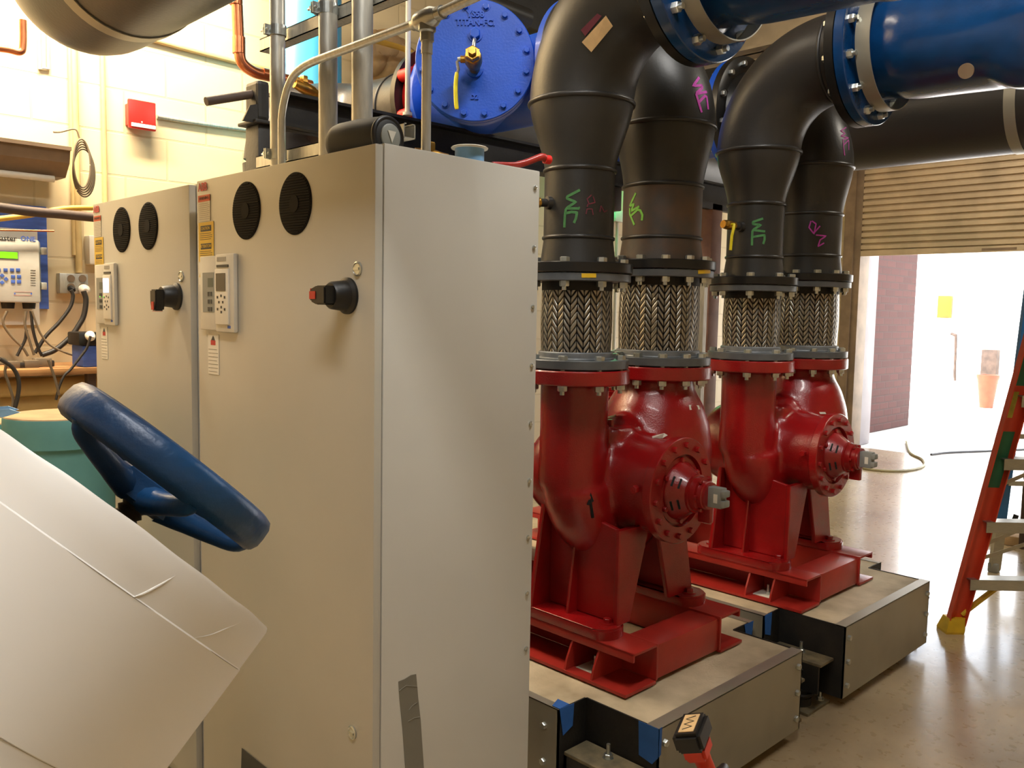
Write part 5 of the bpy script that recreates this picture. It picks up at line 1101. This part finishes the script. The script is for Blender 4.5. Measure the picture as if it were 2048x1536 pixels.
for k, s_ in enumerate((0, W_)):
    b0 = F0+dS*s_; bm = B(); t_ = tdir
    g = []
    for (h, wx, wy, sh) in ((0, .052, .05, 0), (.012, .054, .052, 0), (.085, .046, .034, .0)):
        c = Vector((b0.x, b0.y, 0))+Vector((tdir.x, tdir.y, 0))*h+Vector((0, 0, h)); nn = Vector((-dS.y, dS.x, 0)); g.append([bm.verts.new(c+dS*wx*a_+nn*wy*b_) for a_, b_ in ((-1, -1), (.7, -1), (1, -.5), (1, 1), (-1, 1))])
    for i in range(2):
        for j in range(5): bm.faces.new((g[i][j], g[i][(j+1) % 5], g[i+1][(j+1) % 5], g[i+1][j]))
    bm.faces.new(g[0]); bm.faces.new(g[2]); link('boot', bm, 'yrub', r, smooth=False)
for (ya, yb, m, w__) in ((975, 862, 'gpaint', 1), (835, 782, 'ypaint', .55), (770, 640, 'gpaint', 1)):
    a = railpt(ya); b = railpt(yb); bm = B(); off = -x_l*(.072*(1-w__)/2)
    for sgn in (1, -1): bar(bm, a+n_l*.0042*sgn+off, b+n_l*.0042*sgn+off, .070*w__, .001, dS)
    bar(bm, a-x_l*.0375-n_l*.014, b-x_l*.0375-n_l*.014, .001, .030, dS); link('paint_patch', bm, m, r, smooth=False, label='spray painted patch on the rail')
# rear part of the ladder off frame keeps it standing
bm = B(); bar(bm, F2-tdir*.05+dS*.05, Vector((F0.x+tdir.x*5.2, F0.y+tdir.y*5.2, .0))+dS*.1, .05, .03, dS); link('rear_rail', bm, 'fib_o', r, smooth=False)
# blue ladder behind
G0 = PZ(1988, 1143, 0); G1 = PD(2045, 700, 5.1); tg = (G1-G0).normalized(); G2 = G0+tg*2.3
r = root('step_ladder', 'blue stepladder standing behind the orange one', 'ladder', G0)
bm = B(); bar(bm, G0+tg*.12, G2, .06, .03, dS); link('side_rail', bm, 'fib_b', r, smooth=False)
bm = B(); bar(bm, G0+tg*.12+dS*.5, G2+dS*.45, .06, .03, dS); link('side_rail', bm, 'fib_b', r, smooth=False)
bm = B(); bar(bm, G0+tg*.02, G0+tg*.28, .062, .036, dS); link('rail_shoe', bm, 'alu', r, smooth=False)
for s_ in (0, .5):
    b0 = G0+dS*s_; bm = B(); box(bm, (b0.x-.04, b0.y-.03, 0), (b0.x+.03, b0.y+.03, .06), .01); link('foot_pad', bm, 'greypl', r)
for zz in (.30, .6, .9, 1.2):
    p = G0+tg*(zz/tg.z); bm = B(); bar(bm, p, p+dS*.5, .03, .07, (0, 0, 1)); link('step', bm, 'alu', r, smooth=False)
p = G0+tg*.30; bm = B(); tube(bm, spline([p+dS*.02, p+dS*.05+Vector((0, 0, .03)), p+dS*.085+Vector((0, 0, .05)), p+dS*.10+Vector((0, 0, .09))], 5), .016, 8); link('strap', bm, 'rubber', r)
q = PZ(2052, 1100, 0); bm = B(); box(bm, (q.x, q.y-.12, 0), (q.x+.12, q.y+.05, 3.2), .006); thing('steel_column', bm, 'brownsteel', 'dark brown column at the right edge behind the ladders', 'post')
q = PZ(2075, 1092, 0); bm = B(); box(bm, (q.x-.15, q.y-.5, 0), (q.x+.1, q.y+.30, .07), .01); thing('kerb_block', bm, 'tealtop', 'low tan kerb block at the foot of the brown column', 'kerb')

# ================================================================ CORDLESS TOOL
q = PD(1385, 1466, 2.28)
uz = Vector((0, 0, 1)); ex = (rt*.80+fw*.45); ex.z = 0; ex.normalize(); tilt = Matrix.Rotation(math.radians(-20), 3, fw)
X1 = (tilt @ ex).normalized(); Z1 = (tilt @ uz).normalized(); Y1 = Z1.cross(X1)
# long axis of the pack points up-right in depth
Lx = (fw*.80+rt*.42+Vector((0, 0, .05))).normalized(); Lx = (Lx-Z1*Lx.dot(Z1)).normalized(); Wx = Lx.cross(Z1)
r = root('cordless_tool', 'upturned cordless tool with black battery and orange-red grip by the base corner', 'power tool', (q.x, q.y, .0))
def obox(bm, c, hl, hw, hh, bev=.006):
    t_ = bmesh.new(); bmesh.ops.create_cube(t_, size=2); bmesh.ops.scale(t_, vec=(hl, hw, hh), verts=t_.verts); bmesh.ops.bevel(t_, geom=list(t_.edges), offset=bev, segments=2, affect='EDGES')
    t_.transform(Matrix(((Lx.x, Wx.x, Z1.x, c.x), (Lx.y, Wx.y, Z1.y, c.y), (Lx.z, Wx.z, Z1.z, c.z), (0, 0, 0, 1)))); merge(bm, t_)
bm = B(); obox(bm, q, .058, .038, .028, .010); pk = link('battery_pack', bm, 'blackpl', r)
bm = B(); obox(bm, q+Z1*.0285, .040, .021, .0012, .0005); link('paper_tag', bm, 'sticker', pk, smooth=False)
bm = B()
pz = [q+Z1*.0302+Lx*(-.03+.012*i)+Wx*(.012 if i % 2 else -.012) for i in range(6)]; tube(bm, pz, .0012, 6); link('pen_scribble', bm, 'ink', pk, smooth=False)
bm = B(); obox(bm, q-Z1*.045, .040, .030, .020, .008); tube(bm, spline([q-Z1*.05, q-Z1*.10+Lx*.012, q-Z1*.17+Lx*.02], 5), [.027, .026, .025, .024, .023, .023, .023, .023, .024, .026, .028], 20); link('grip', bm, 'drillr', r)
hd = q-Z1*.19+Lx*.015
bm = B(); lathe(bm, hd-Lx*.08, Lx, [(0, .025), (.01, .035), (.12, .036), (.15, .028), (.18, .018), (.20, .012)], 28); link('motor_head', bm, 'blackpl', r)
zl_ = hd.z-.038; bm = B(); box(bm, (hd.x-.16, hd.y-.14, 0), (hd.x+.12, hd.y+.10, zl_), .02); thing('tool_bag', bm, 'rubber', 'black tool bag below the cordless tool at the bottom edge', 'bag')
